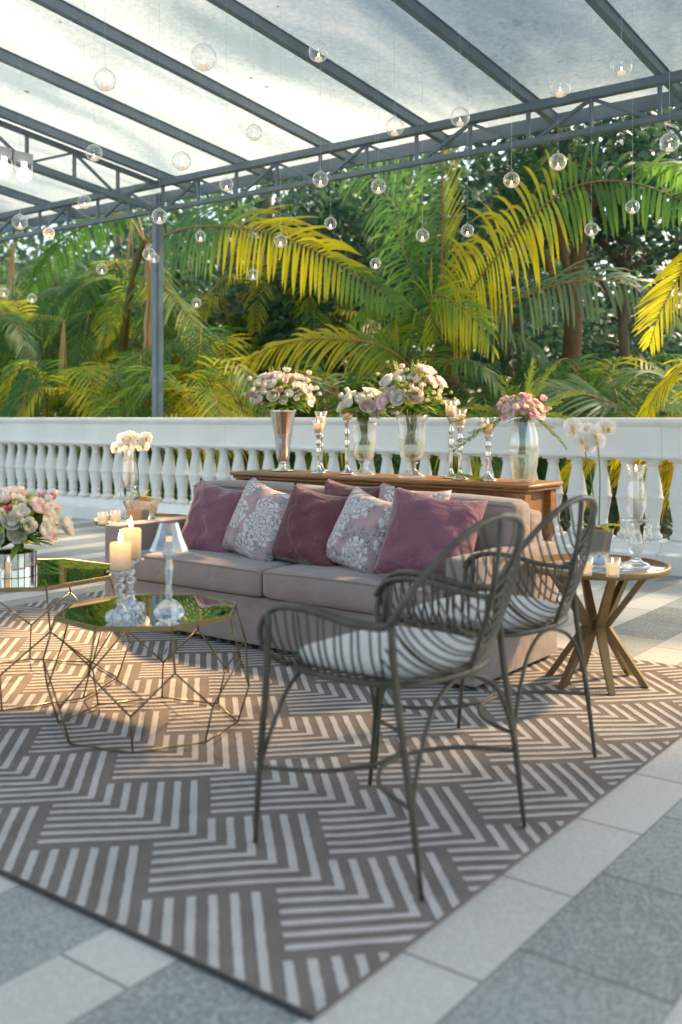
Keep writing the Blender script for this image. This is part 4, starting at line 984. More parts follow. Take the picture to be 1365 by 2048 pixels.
# ------------------------------------------------------------------ geometric coffee tables
def coffee_table(c, rT, h, phase, label):
    t = thing('coffee_table', label, 'coffee table', c, 0, 'octagonal wire coffee tables')
    P = lambda r, a, z: Vector((r * math.cos(a), r * math.sin(a), z))
    an = [phase + k * PI / 4 for k in range(8)]
    T = [P(rT, a, h) for a in an]; U = [P(rT * 1.12, a, h * .66) for a in an]
    Lo = [P(rT * 1.10, a + PI / 8, h * .33) for a in an]; B = [P(rT * .98, a + PI / 8, .006) for a in an]
    b = MB(); n = 8
    b.add([P(rT - .006, a, h + .001) for a in an] + [P(rT - .006, a, h + .006) for a in an], [tuple(range(7, -1, -1)), tuple(range(8, 16))] + [(k, (k + 1) % 8, 8 + (k + 1) % 8, 8 + k) for k in range(8)], 0, False)
    b.build('mirror_top', M['mirror'], t)
    b = MB()
    for k in range(8): b.bar(T[k], T[(k + 1) % 8], .008, .018)
    b.build('top_frame', M['brass'], t)
    b = MB(); w = .0036
    for k in range(8):
        b.tube([T[k], U[k]], w, 6); b.tube([U[k], Lo[k]], w, 6); b.tube([U[k], Lo[k - 1]], w, 6); b.tube([Lo[k], B[k]], w, 6); b.tube([B[k], B[(k + 1) % 8]], w, 6)
    b.build('wire_base', M['wire'], t)
    return t
CT1 = Vector((-2.921, 2.617, ZR)); CT2 = Vector((-3.83, 2.66, ZR))
coffee_table(CT1, .352, .437, R_(-28.5), 'smaller octagonal mirror-top coffee table with wire base, nearer the chairs')
coffee_table(CT2, .445, .487, R_(-20), 'larger octagonal mirror-top coffee table with bouquet at the left edge')
z1 = ZR + .4435; z2 = ZR + .4935
def crystal_stick(p, h, label):
    t = thing('crystal_holder', label, 'candle holder', p, 0, 'crystal candle holders on the smaller coffee table')
    b = MB()
    for k in range(6):
        a = k * PI / 3; b.lathe([(0, 0), (.016, .004), (.022, .02), (.016, .036), (0, .042)], n=8, c=(.036 * math.cos(a), .036 * math.sin(a), 0), smooth=False)
    b.lathe([(.03, .002), (.034, .02), (.02, .05), (.012, .06)], n=10, smooth=False); b.build('base', M['crystal'], t)
    b = MB(); z = .06; i = 0
    while z < h - .02:
        r = (.017, .012, .02)[i % 3]; b.lathe([(.004, z), (r, z + r * .6), (r, z + r * 1.1), (.004, z + r * 1.7)], n=8, smooth=False); z += r * 1.7; i += 1
    b.build('stem', M['crystal'], t)
    b = MB(); b.lathe([(.01, h - .022), (.03, h - .014), (.048, h - .004), (.046, h), (.0, h)], n=16, flute=.05, nf=8, smooth=False); b.build('dish', M['crystal'], t)
pa = on_z(241, 1243, z1); pb_ = on_z(262, 1226, z1); pc_ = on_z(338, 1240, z1)
da = pa.dot(FW); hA = CH + (HY - 1140) / FPX * da - z1
db = pb_.dot(FW); hB = CH + (HY - 1117) / FPX * db - z1
crystal_stick(pa, hA, 'cut crystal candle holder nearest the front edge of the smaller coffee table')
crystal_stick(pb_, hB, 'cut crystal candle holder behind the front one on the smaller coffee table')
def pillar(p, h, r, label):
    c = thing('pillar_candle', label, 'candle', p, 0, 'lit pillar candles on crystal holders')
    b = MB(); b.lathe([(r * .96, 0), (r, .003), (r, h - .004), (r * .9, h), (r * .5, h - .004), (0, h - .006)], n=28); b.build('wax', M['lit_wax'], c); flame(c, h - .006, 1.5)
pillar(pa + Vector((0, 0, hA + .0005)), 55 / FPX * da, .038, 'lit pillar candle on the front crystal holder, lower one')
pillar(pb_ + Vector((0, 0, hB + .0005)), 60 / FPX * db, .038, 'lit pillar candle on the rear crystal holder, higher one')
t = thing('crystal_lamp', 'clear crystal candle lamp with cone glass shade on the smaller coffee table', 'candle lamp', pc_)
dc = pc_.dot(FW); Hc = CH + (HY - 1045) / FPX * dc - z1; hs = Hc - 55 / FPX * dc
b = MB(); b.lathe([(.03, 0), (.05, .012), (.058, .03), (.05, .05), (.028, .07), (.012, .078)], n=10, smooth=False); b.build('base', M['crystal'], t)
b = MB(); b.lathe([(.012, .078), (.015, .10), (.011, .13), (.017, .19), (.012, .225), (.02, .235), (.012, .25), (.014, hs - .03), (.024, hs - .015), (.02, hs + .005), (.02, hs + .03), (0, hs + .032)], n=12, smooth=False); b.build('stem', M['crystal'], t)
b = MB(); b.open_top = True; b.lathe([(.072, hs), (.050, hs + .05), (.034, Hc), (.032, Hc), (.048, hs + .05), (.070, hs)], n=12, smooth=False); b.build('glass_shade', M['glass'], t)
b = MB(); b.lathe([(.012, hs + .032), (.012, hs + .05), (0, hs + .05)], n=12); b.build('tealight', M['votive_wax'], t)
# bouquet on the larger table in a ribbed mirrored cylinder
pv = on_z(28, 1150, z2)
t = thing('mirrored_vase', 'round vase faced with upright mirrored slats on the larger coffee table', 'vase', pv)
b = MB(); b.open_top = True; hv = .105; rv = .098
b.lathe([(rv * .93, 0), (rv * .93, hv - .004), (rv * .88, hv - .004), (rv * .88, .01), (0, .01)], n=32); b.build('liner', M['silver'], t)
b = MB()
for k in range(22):
    a = 2 * PI * k / 22; Rz = Matrix.Rotation(a, 3, 'Z'); b.box(Rz @ Vector((rv * .955, 0, hv / 2)), (.008, rv * .255, hv), rot=Rz, bev=.002)
b.build('mirror_slats', M['chrome'], t)
bouquet('large white and blush rose bouquet on the larger coffee table at the left edge', pv + Vector((0, 0, hv - .01)), .205, mix(('white', 'rose', 1.35, 9), ('cream', 'rose', 1.1, 5), ('blush', 'rose', 1.25, 8), ('pink', 'cup', 1.1, 4), ('rose', 'cup', 1.1, 2), ('cream', 'cup', 1.25, 16), ('white', 'cup', 1.1, 6), ('bud', 'bud', 1.1, 16)), leaves=80, ferns=8, seed=31, flat=.82, stems=False, leaf_l=.10, fern_len=.15)
votive(on_z(-12, 1166, z2), 'lit glass votive on the larger coffee table, cut by the left edge')

# ------------------------------------------------------------------ armchairs of bent cane
def make_chair(loc, label, rz):
    t = thing('armchair', label, 'chair', loc, rz, 'bent cane armchairs facing the coffee tables')
    def half(s):
        arm = [(.215, .205, .495), (.265, .238, .535), (.283, .250, .59), (.286, .225, .645), (.288, .16, .672), (.290, .06, .672), (.288, -.05, .655), (.280, -.15, .652), (.278, -.185, .665)]
        back = [(.278, -.185, .665), (.268, -.222, .73), (.240, -.268, .80), (.185, -.312, .868), (.10, -.338, .912), (0, -.345, .926)]
        return [Vector((x * s, y, z)) for x, y, z in arm], [Vector((x * s, y, z)) for x, y, z in back]
    aL, bL = half(-1); aR, bR = half(1)
    full = cr(bL, 8) + cr(list(reversed(bR)), 8)[1:]
    b = MB(); b.tube(full, .0098, 8); b.build('back_hoop', M['bronze'], t)
    ring_pts = [(0, .215, .495), (.13, .215, .495), (.205, .20, .495), (.24, .12, .495), (.248, 0, .495), (.235, -.12, .497), (.18, -.205, .50), (.09, -.24, .502), (0, -.25, .503), (-.09, -.24, .502), (-.18, -.205, .50), (-.235, -.12, .497), (-.248, 0, .495), (-.24, .12, .495), (-.205, .20, .495), (-.13, .215, .495)]
    rp = cr(ring_pts + [ring_pts[0]], 5)[:-1]
    b = MB(); b.tube(rp, .010, 8, closed=True)
    for i in range(-4, 5): b.tube([(i * .045, .21, .492), (i * .045, -.2, .494)], .004, 5)
    b.build('seat_frame', M['bronze'], t)
    for s, arm, back in ((-1, aL, bL), (1, aR, bR)):
        b = MB(); ap = cr(arm, 6); b.tube(ap, .009, 8)
        inn = [p + Vector((-.020 * s, 0, .004)) for p in ap[14:]]; b.tube(inn, .007, 6)
        o = b.build('arm', M['bronze'], t)
        b = MB()
        for i in range(15):                      # upright spindles between arm and seat
            f = i / 14; y = .222 - f * .40
            top = min(ap[10:], key=lambda p: abs(p.y - y))
            fy = min(1, max(0, (y + .25) / .47)); sx = .215 + .035 * math.sin(fy * PI)
            bot = Vector((s * (sx if y > -.12 else .225), max(-.17, y * .93), .497))
            midp = (top + bot) / 2 + Vector((s * .012, 0, -.01))
            b.tube(cr([top, midp, bot], 4), .0036, 5)
        b.build('spindles', M['bronze'], o)
    spine = cr([(0, -.25, .503), (0, -.278, .58), (0, -.315, .70), (0, -.337, .82), (0, -.345, .922)], 8)
    b = MB(); b.tube(spine, .008, 7)
    b.build('spine', M['bronze'], t)
    b = MB()
    for s, back in ((-1, bL), (1, bR)):
        bp = cr(back, 10)
        nV = 13
        for k in range(nV):
            f = k / nV
            a = bp[int((.02 + .90 * f) * (len(bp) - 1))]; e = spine[int(min(1, .02 + .80 * max(0, f - .06)) * (len(spine) - 1))]
            dz = a.z - e.z
            c1 = a + Vector((-.10 * a.x, -.012, -dz * .62)); c2 = e + Vector((s * abs(a.x) * .45, .0, .01))
            b.tube(bez(a, c1, c2, e, 9), .0034, 5)
        # low ribs wrapping round the back of the seat
        for k in range(5):
            f = k / 4
            a = Vector((s * (.278 - .004 * k), -.185 + .012 * k, .66 - .03 * k)); e = spine[int(.015 * (len(spine) - 1))] + Vector((0, 0, .0))
            e = Vector((s * .02 * k, -.25 + .004 * k, .503)); b.tube(bez(a, a + Vector((-.02 * s, -.05, -.07)), e + Vector((s * .14, .02, .01)), e, 9), .0034, 5)
    b.build('back_ribs', M['bronze'], t)
    for sx in (-1, 1):
        for sy, top in ((1, (.287, .215, .655)), (-1, (.279, -.185, .662))):
            b = MB(); foot = Vector((sx * .275, sy * .275, 0.0)); tp = Vector((sx * top[0], top[1], top[2]))
            pts = [foot, foot.lerp(tp, .35) + Vector((0, 0, 0)), foot.lerp(tp, .7) + Vector((0, -sy * .006, 0)), tp]
            pp = cr(pts, 5); b.tube(pp, [.0068 + .0034 * min(1, i / 6) for i in range(len(pp))], 8); b.build('leg', M['bronze'], t)
    def leg_pt(sx, sy, z): 
        f = z / .66; top = (.287, .215) if sy > 0 else (.279, -.185)
        return Vector((sx * (.275 + (top[0] - .275) * f), sy * .275 + (top[1] - sy * .275) * f, z))
    for sy in (1, -1):                           # arches under the seat
        b = MB(); yy = sy * .235
        b.tube(cr([leg_pt(-1, sy, .215), Vector((-.235, yy * 1.03, .33)), Vector((-.15, yy, .44)), Vector((0, yy * .95, .484)), Vector((.15, yy, .44)), Vector((.235, yy * 1.03, .33)), leg_pt(1, sy, .215)], 6), .0066, 7)
        b.build('arch_brace', M['bronze'], t)
    b = MB()
    for sy in (1, -1):                           # two bowed stretchers touching in the middle
        b.tube(cr([leg_pt(-1, sy, .215), Vector((-.20, sy * .10, .215)), Vector((-.09, sy * .022, .215)), Vector((0, sy * .008, .215)), Vector((.09, sy * .022, .215)), Vector((.20, sy * .10, .215)), leg_pt(1, sy, .215)], 7), .0066, 7)
    b.build('stretcher', M['bronze'], t)
    return t
def seat_pad(loc, label, rz):
    b = MB(); n = 26; rings = [];
    def outline(a):
        x = .236 * math.copysign(abs(math.cos(a)) ** .42, math.cos(a)); y = math.copysign(abs(math.sin(a)) ** .42, math.sin(a))
        y = .215 * y if y > 0 else .222 * y
        if y < 0: x *= 1 - .22 * (y / -.222) ** 2
        return x, y - .005
    na = 48; vs = []; fs = []
    lay = [(0, .040), (.35, .040), (.65, .039), (.88, .036), (.97, .029), (1.0, .016), (.97, .006), (.9, 0.0), (0, 0)]
    for (k, z) in lay:
        for i in range(na):
            a = 2 * PI * i / na; x, y = outline(a); w = .004 * math.sin(3 * a + z * 40) * k
            vs.append((x * k, y * k, z + w * (z > .01)))
    for l in range(len(lay) - 1):
        for i in range(na): fs.append((l * na + i, l * na + (i + 1) % na, (l + 1) * na + (i + 1) % na, (l + 1) * na + i))
    fs = [tuple(reversed(f)) for f in fs]
    b.add(vs, fs); o = b.build('seat_pad', M['cream_fabric'], None, loc); o.rotation_euler = (0, 0, rz); tag(o, label, 'cushion', 'white pads on the armchairs'); return o
C1 = Vector((-1.595, 2.343, ZR)); C2 = Vector((-1.67, 3.03, ZR))
ch = make_chair(C1, 'bronze bent cane armchair nearest the camera with leaf-shaped back', R_(90))
dup(ch, C2, R_(90), 'bronze bent cane armchair farther back, beside the sofa arm')
seat_pad(C1 + Vector((0, 0, .506)), 'white seat pad on the nearest armchair', R_(90))
seat_pad(C2 + Vector((0, 0, .506)), 'white seat pad on the farther armchair by the sofa', R_(90))

# ------------------------------------------------------------------ hanging glass globes
globe = None
GLOBES = [
 (407, 115, 53, 'largest clear globe, high at the upper left between two rafters'), (210, 160, 44, 'clear globe high at the upper left below the second rafter'),
 (637, 104, 40, 'clear globe high at the top centre against a rafter'), (508, 265, 33, 'clear globe right of the upper left group, above the beam'),
 (363, 322, 38, 'clear globe above and right of the steel post'), (188, 306, 33, 'clear globe in front of the left truss rafter'),
 (453, 369, 28, 'small globe hanging across the beam right of the post'), (641, 359, 32, 'clear globe at the beam under the third rafter'),
 (757, 373, 30, 'globe just below the beam near the picture centre'), (169, 404, 27, 'globe in front of the beam left of the post'),
 (40, 444, 31, 'globe at the left edge below the floodlights'), (98, 466, 23, 'small globe below the beam near the left edge'),
 (319, 433, 31, 'globe hanging in front of the top of the post'), (401, 473, 22, 'small globe right of the post before a dark palm frond'),
 (561, 482, 26, 'globe before the top of the big yellow frond'), (298, 508, 26, 'globe at the left side of the post below the beam'),
 (308, 516, 21, 'small globe right behind the one beside the post'), (204, 538, 23, 'globe alone over dark foliage left of the post'),
 (506, 549, 22, 'faint globe in front of yellow leaflets left of centre'), (393, 606, 19, 'tiny low globe right of the post'),
 (64, 597, 19, 'tiny low globe near the left edge'), (8, 585, 20, 'tiny globe cut by the left edge'),
 (661, 447, 25, 'globe over dark leaves at the centre'), (751, 527, 23, 'lowest globe near the centre over dark leaves'),
 (789, 254, 37, 'globe overlapping the beam at the fourth rafter'), (920, 234, 39, 'globe on the beam right of the picture centre'),
 (845, 471, 27, 'globe left of the upright palm stalk'), (935, 461, 26, 'globe right of the upright palm stalk'),
 (1023, 360, 32, 'globe below the beam over the large palm at right'), (1116, 324, 34, 'globe below the beam near the pale trunk'),
 (1120, 173, 43, 'big globe above the beam at upper right'), (1243, 131, 43, 'big globe highest at the upper right beside the last rafter'),
 (1339, 285, 38, 'globe at the right edge over sparkling leaves'), (1183, 459, 28, 'globe in front of hanging leaflets at right'),
 (1265, 414, 28, 'faint globe among leaflets near the right edge')]
def make_globe():
    t = thing('hanging_globe', 'x', 'glass globe', (0, 0, 0), 0, 'clear glass globes with tealights hanging from the canopy')
    b = MB(); b.open_top = True
    prof = []
    for i in range(17):
        a = -PI / 2 + PI * i / 16 * .93; prof.append((.05 * math.cos(a), .05 * math.sin(a)))
    prof += [(.008, .052), (.006, .060), (.009, .064), (.0, .070)]
    b.lathe(prof, n=28)
    # cut the round opening on the side facing the lounge
    bm_me = b.build('glass', M['globe_glass'], t)
    bm = bmesh.new(); bm.from_mesh(bm_me.data); dirv = Vector((.35, -1, .05)).normalized()
    kill = [f for f in bm.faces if f.calc_center_median().normalized().dot(dirv) > .90 and abs(f.calc_center_median().length - .05) < .004]
    bmesh.ops.delete(bm, geom=kill, context='FACES')
    rim = [e for e in bm.edges if e.is_boundary]
    bm.to_mesh(bm_me.data); bm.free()
    b = MB(); x = dirv.orthogonal().normalized(); y = dirv.cross(x); b.tube([dirv * .0448 + (x * math.cos(q) + y * math.sin(q)) * .0225 for q in [2 * PI * k / 20 for k in range(20)]], .0013, 6, closed=True)
    b.build('opening_rim', M['globe_glass'], t)
    b = MB(); b.tube([(0, 0, .069 + .009 * 0), (.004, 0, .073), (0, 0, .078), (-.004, 0, .073)], .0011, 5, closed=True); b.build('hanger', M['globe_glass'], t)
    b = MB(); b.lathe([(.017, -.044), (.0185, -.043), (.0185, -.028), (.015, -.0275), (0, -.029)], n=16); b.build('tealight', M['tealight_wax'], t)
    b = MB(); b.lathe([(0, -.028), (.0035, -.024), (.0045, -.019), (.003, -.012), (0, -.004)], n=8); b.build('flame', M['flame'], t)
    return t
g0 = make_globe()
b = MB(); b.tube([(0, 0, 0), (0, 0, 1)], .0009, 4, cap=False); line = b.build('string', M['string'], g0)
for i, (px, py, dia, lab) in enumerate(GLOBES):
    d = .10 * FPX / dia; p = at_d(px, py, d)
    if p.y > 8.15:                                # keep them under the roof, in front of the beam
        k = 8.1 / p.y; p = Vector((p.x * k, p.y * k, CH + (p.z - CH) * k)); sc = k
    else: sc = 1.0
    lbl = 'glass tealight globe: ' + lab
    lbl = lab.replace('globe', 'glass tealight globe', 1)
    if i == 0: g = g0; g.location = p; g['label'] = lbl; g.scale = (sc,) * 3
    else: g = dup(g0, p, rnd.uniform(-.7, .7), lbl, sc)
    st_ = [c for c in g.children if c.name.startswith('string')][0]
    L_ = (zr(p.y) + .10 - p.z) / sc - .078; st_.location = (0, 0, .078); st_.scale = (1, 1, max(.05, L_))

# ------------------------------------------------------------------ vegetation
def frond_mesh(b, rb, pts, n, ll, w, droop=.6, tint=lambda s: .3, flat=None, gap=.06, sides=(1, -1), fwd=.55, twist=0.0, rr=.016, droopvar=.45, upv=.15, spread=1.0, start=.12, fs=.5):
    """pinnate palm frond: b gets leaflets, rb the stalk. pts = control points base->tip."""
    c = cr(pts, 8); ln = [0]
    for i in range(1, len(c)): ln.append(ln[-1] + (c[i] - c[i - 1]).length)
    tot = ln[-1]
    rb.tube(c, [rr * (1 - .85 * l / tot) for l in ln], 6)
    if b.t is None: b.t = []
    def ev(s):
        L0 = s * tot
        for i in range(1, len(c)):
            if ln[i] >= L0:
                f = (L0 - ln[i - 1]) / max(1e-6, ln[i] - ln[i - 1]); return c[i - 1].lerp(c[i], f), (c[i] - c[i - 1]).normalized()
        return c[-1], (c[-1] - c[-2]).normalized()
    n = int(n * .82); w *= 1.05
    for k in range(n):
        s = start + (1 - start) * (k + .5) / n
        p, d = ev(s)
        nrm = flat if flat is not None else (d.cross(Vector((0, 0, 1))).cross(d))
        if nrm.length < .05: nrm = Vector((0, -1, 0))
        nrm = nrm.normalized(); sd = d.cross(nrm).normalized()
        l0 = ll * (math.sin(PI * (.16 + .80 * s)) ** .75)
        for sg in sides:
            if rnd.random() < gap: continue
            l_ = l0 * rnd.uniform(.85, 1.1) * (rnd.uniform(.45, .8) if rnd.random() < .07 else 1)
            dr = (sd * sg * spread + d * (fwd + fs * s) + nrm * (upv + rnd.uniform(-.08, .08))).normalized()
            dp = droop * rnd.uniform(1 - droopvar, 1 + droopvar)
            wv = nrm * .0 + d.cross(dr).normalized()
            wd = dr.cross(wv).normalized()
            wd = (d - dr * d.dot(dr)).normalized()         # leaflet blade lies along the stalk
            wd = (wd + nrm * rnd.uniform(-.28, .28)).normalized()
            seg = 5; vs = []; cur = Vector(p); dd = dr.copy()
            for i in range(seg + 1):
                q = i / seg; ww = w * (math.sin(PI * (.13 + .84 * q)) ** .8 if i < seg else .02)
                vs += [cur - wd * ww, cur + wd * ww]
                dd = (dd + Vector((0, 0, -dp / seg * 1.4))).normalized(); cur = cur + dd * (l_ / seg)
                wd = (wd - dd * wd.dot(dd)); wd = wd.normalized() if wd.length > .01 else dd.orthogonal().normalized()
            b.add(vs, [(2 * i, 2 * i + 1, 2 * i + 3, 2 * i + 2) for i in range(seg)])
            tv = tint(s) + rnd.uniform(-.12, .12); b.t += [min(1, max(0, tv + .05 * (j // 2) - .1)) for j in range(len(vs))]
def add_frond(parent, pts, n=60, ll=.55, w=.014, mat='palm', label=None, rach='rachis', **kw):
    o0 = Vector(parent.location)
    b = MB(); rb = MB(); frond_mesh(b, rb, [Vector(p) - o0 for p in pts], n, ll, w, **kw)
    f = b.build('frond', M[mat], parent); r = rb.build('stalk', M[rach], f)
    if label: f['label'] = label
    return f
def trunk_obj(parent, pts, rs, mat, name='trunk', n=12):
    o0 = Vector(parent.location); c = cr([Vector(p) - o0 for p in pts], 6)
    m = len(c); R2 = [rs[0] + (rs[-1] - rs[0]) * i / (m - 1) + rnd.uniform(-.01, .01) * rs[0] for i in range(m)]
    b = MB(); b.tube(c, R2, n); return b.build(name, M[mat], parent)
def P(px, py, Y): return on_y(px, Y, py)

GZ = -.75
# the tall palm at centre right carrying the four big fronds
pb = P(905, 700, 10.6); 
palm1 = thing('palm_tree', 'large feather palm at centre right with long arching green fronds, lit parts tinted yellow', 'palm tree', (pb.x, pb.y, GZ))
trunk_obj(palm1, [(pb.x, pb.y, GZ), (pb.x + .02, pb.y, .3), P(900, 690, 10.6)], [.13, .09], 'bark')
cen = P(900, 690, 10.6)
add_frond(palm1, [cen, P(885, 600, 10.4), P(884, 450, 10.3), P(886, 300, 10.4), P(905, 190, 10.7)], n=54, ll=1.05, w=.022, tint=lambda s: .30, flat=Vector((-.45, -.85, .1)), droop=.40, fwd=.15, fs=.3, upv=.02, sides=(-1,), gap=.02)
add_frond(palm1, [cen, P(887, 600, 10.38), P(886, 450, 10.28), P(888, 300, 10.38), P(907, 190, 10.68)], n=58, ll=.62, w=.017, tint=lambda s: .72, flat=Vector((-.45, -.85, .1)), droop=.15, fwd=.75, upv=.05, sides=(1,), gap=.0)
add_frond(palm1, [cen, P(930, 600, 10.0), P(1000, 505, 9.7), P(1080, 418, 9.6), P(1165, 368, 9.65), P(1270, 366, 9.9), P(1390, 410, 10.2)], n=78, ll=.90, w=.022, tint=lambda s: .93 - .66 * min(1, max(0, (s - .52) / .24)), flat=Vector((-.35, -.85, .25)), droop=1.0, fwd=.05, fs=.35, gap=.05, rr=.02, label='long frond, tinted yellow where lit, arching up to the right')  # yellow lower part paints light into the leaflet colour
add_frond(palm1, [cen, P(930, 560, 10.9), P(1000, 430, 11.2), P(1090, 330, 11.5), P(1180, 290, 11.8)], n=60, ll=1.0, w=.022, tint=lambda s: .5, flat=Vector((-.45, -.85, .2)), droop=.7, fwd=.2, gap=.05)
add_frond(palm1, [cen, P(860, 560, 11.2), P(800, 430, 11.5), P(730, 350, 11.8), P(650, 330, 12)], n=56, ll=.9, w=.022, tint=lambda s: .25, flat=Vector((-.45, -.85, .2)), droop=.8, fwd=.2, gap=.05)
add_frond(palm1, [cen, P(990, 625, 9.9), P(1080, 580, 9.7), P(1180, 560, 9.65), P(1280, 580, 9.8), P(1350, 650, 10.0)], n=60, ll=.62, w=.019, mat='palm_blue', tint=lambda s: .5, droop=1.1, fwd=.35, flat=Vector((-.3, -.75, .6)), gap=.03, label='blue green frond reaching right with hanging leaflets')
add_frond(palm1, [cen, P(866, 640, 9.7), P(868, 592, 9.5), P(905, 600, 9.4), P(960, 650, 9.35), P(990, 705, 9.4)], n=46, ll=.60, w=.016, tint=lambda s: .62, droop=.8, fwd=.7, flat=Vector((-.4, -.8, .4)))
add_frond(palm1, [cen, P(850, 640, 10.0), P(800, 600, 9.9), P(750, 600, 9.9), P(700, 650, 9.9)], n=46, ll=.62, w=.016, tint=lambda s: .4, droop=.9, fwd=.4)
add_frond(palm1, [cen, P(960, 660, 10.4), P(1040, 670, 10.4), P(1100, 740, 10.3)], n=40, ll=.6, w=.017, tint=lambda s: .15, droop=.9)
add_frond(palm1, [cen, P(830, 560, 10.8), P(790, 430, 11.0), P(800, 330, 11.1)], n=46, ll=.85, w=.02, tint=lambda s: .22, droop=.5, flat=Vector((-.5, -.8, .2)))
add_frond(palm1, [cen, P(960, 520, 11.0), P(1030, 400, 11.2), P(1060, 300, 11.4)], n=46, ll=.9, w=.02, tint=lambda s: .3, droop=.5, flat=Vector((-.5, -.8, .2)))

# the palm behind the post with the broad arching frond
pb = P(235, 720, 10.2)
palm2 = thing('palm_tree', 'feather palm behind the steel post with a broad frond sweeping right', 'palm tree', (pb.x, pb.y, GZ))
trunk_obj(palm2, [(pb.x, pb.y, GZ), P(240, 760, 10.2), P(265, 560, 10.0), P(290, 480, 9.9)], [.08, .05], 'cane')
c2 = P(290, 485, 9.9)
def sm(a, b, x):
    t = min(1, max(0, (x - a) / (b - a))); return t * t * (3 - 2 * t)
def lit_tint(s): return .14 + .80 * sm(.34, .52, s) - .62 * sm(.70, .90, s)  # lit stretch of the frond painted as yellow leaflets
add_frond(palm2, [c2, P(380, 455, 9.4), P(470, 455, 9.25), P(560, 472, 9.2), P(650, 512, 9.2), P(730, 562, 9.25), P(800, 612, 9.35)], n=78, ll=.80, w=.023, tint=lit_tint, droop=1.0, fwd=.35, flat=Vector((-.25, -.8, .5)), gap=.02, label='broad frond with its lit middle tinted yellow sweeping right of the post')
add_frond(palm2, [c2, P(250, 430, 9.8), P(190, 440, 9.8), P(110, 500, 9.8), P(60, 580, 9.9)], n=54, ll=.7, w=.019, tint=lambda s: .2, droop=1.0)
add_frond(palm2, [c2, P(320, 560, 9.7), P(380, 640, 9.6), P(440, 760, 9.6)], n=46, ll=.65, w=.017, tint=lambda s: .55, droop=.8)
add_frond(palm2, [c2, P(260, 380, 10.3), P(230, 330, 10.5), P(170, 330, 10.7)], n=44, ll=.7, w=.018, tint=lambda s: .3, droop=.8)
add_frond(palm2, [c2, P(350, 400, 10.3), P(420, 380, 10.5), P(520, 420, 10.6)], n=44, ll=.7, w=.018, tint=lambda s: .2, droop=.8)
add_frond(palm2, [c2, P(300, 560, 9.5), P(296, 640, 9.3), P(292, 740, 9.2), P(285, 850, 9.2)], n=80, ll=.42, w=.014, mat='palm_dead', rach='cane', tint=lambda s: .75, droop=2.0, fwd=1.3, spread=.55, label='dry tan frond hanging straight down beside the post')

# frond behind the vases, its lit part tinted yellow
pb = P(840, 800, 9.9)
palm3 = thing('palm_tree', 'low palm behind the vases with a frond bending left, its lit part tinted bright yellow', 'palm tree', (pb.x, pb.y, GZ))
trunk_obj(palm3, [(pb.x, pb.y, GZ), (pb.x, pb.y, .2), P(850, 760, 9.9)], [.07, .05], 'cane'); c3 = P(850, 765, 9.9)
add_frond(palm3, [c3, P(780, 700, 9.5), P(690, 678, 9.3), P(600, 680, 9.2), P(520, 705, 9.1), P(450, 760, 9.1)], n=74, ll=.55, w=.018, tint=lambda s: .5 + .46 * min(1, max(0, (s - .15) / .3)), droop=.85, fwd=.6, flat=Vector((-.35, -.75, .6)), gap=.02, label='bright yellow frond bending left behind the silver vase')  # yellow toward the tip is light put into the colour
add_frond(palm3, [c3, P(900, 720, 9.6), P(960, 730, 9.5), P(1010, 790, 9.5)], n=40, ll=.5, w=.016, tint=lambda s: .25, droop=.8)
add_frond(palm3, [c3, P(800, 700, 10.2), P(740, 700, 10.3), P(690, 780, 10.3)], n=40, ll=.55, w=.016, tint=lambda s: .35, droop=.8)
add_frond(palm3, [c3, P(870, 690, 10.1), P(850, 640, 10.2), P(800, 640, 10.3), P(760, 700, 10.3)], n=40, ll=.55, w=.016, tint=lambda s: .6, droop=.9)

# right edge palms
pb = P(1420, 640, 9.3)
palm4 = thing('palm_tree', 'palm at the right edge with thin lit leaflets, tinted yellow, reaching into view', 'palm tree', (pb.x, pb.y, GZ))
trunk_obj(palm4, [(pb.x, pb.y, GZ), (pb.x, pb.y, 1.0), P(1425, 450, 9.3)], [.09, .06], 'bark_grey'); c4 = P(1425, 450, 9.3)
add_frond(palm4, [c4, P(1400, 480, 9.0), P(1355, 560, 8.95), P(1318, 630, 8.95), P(1300, 690, 9.0)], n=44, ll=.50, w=.012, tint=lambda s: .95, droop=.25, fwd=.55, flat=Vector((-.5, -.8, .1)), label='drooping lit frond, tinted yellow, with gappy leaflets at right edge', gap=.12)
add_frond(palm4, [c4, P(1430, 380, 9.2), P(1380, 330, 9.2), P(1290, 330, 9.3)], n=44, ll=.5, w=.014, tint=lambda s: .3, droop=.8)
add_frond(palm4, [c4, P(1500, 420, 9.0), P(1600, 450, 8.9), P(1700, 560, 8.9)], n=40, ll=.5, w=.014, tint=lambda s: .6, droop=.8)
add_frond(palm4, [c4, P(1480, 540, 9.0), P(1500, 700, 8.9), P(1460, 830, 8.8)], n=40, ll=.5, w=.014, tint=lambda s: .8, droop=.5)
pb = P(1420, 860, 9.0)
palm5 = thing('palm_tree', 'low palm at the lower right with ochre fronds just above the rail', 'palm tree', (pb.x, pb.y, GZ))
trunk_obj(palm5, [(pb.x, pb.y, GZ), (pb.x, pb.y, .0), P(1425, 820, 9.0)], [.06, .05], 'cane'); c5 = P(1425, 825, 9.0)
add_frond(palm5, [c5, P(1400, 730, 8.8), P(1360, 735, 8.75), P(1310, 790, 8.75), P(1290, 850, 8.8)], n=46, ll=.42, w=.012, tint=lambda s: .8, droop=.8, fwd=.6)
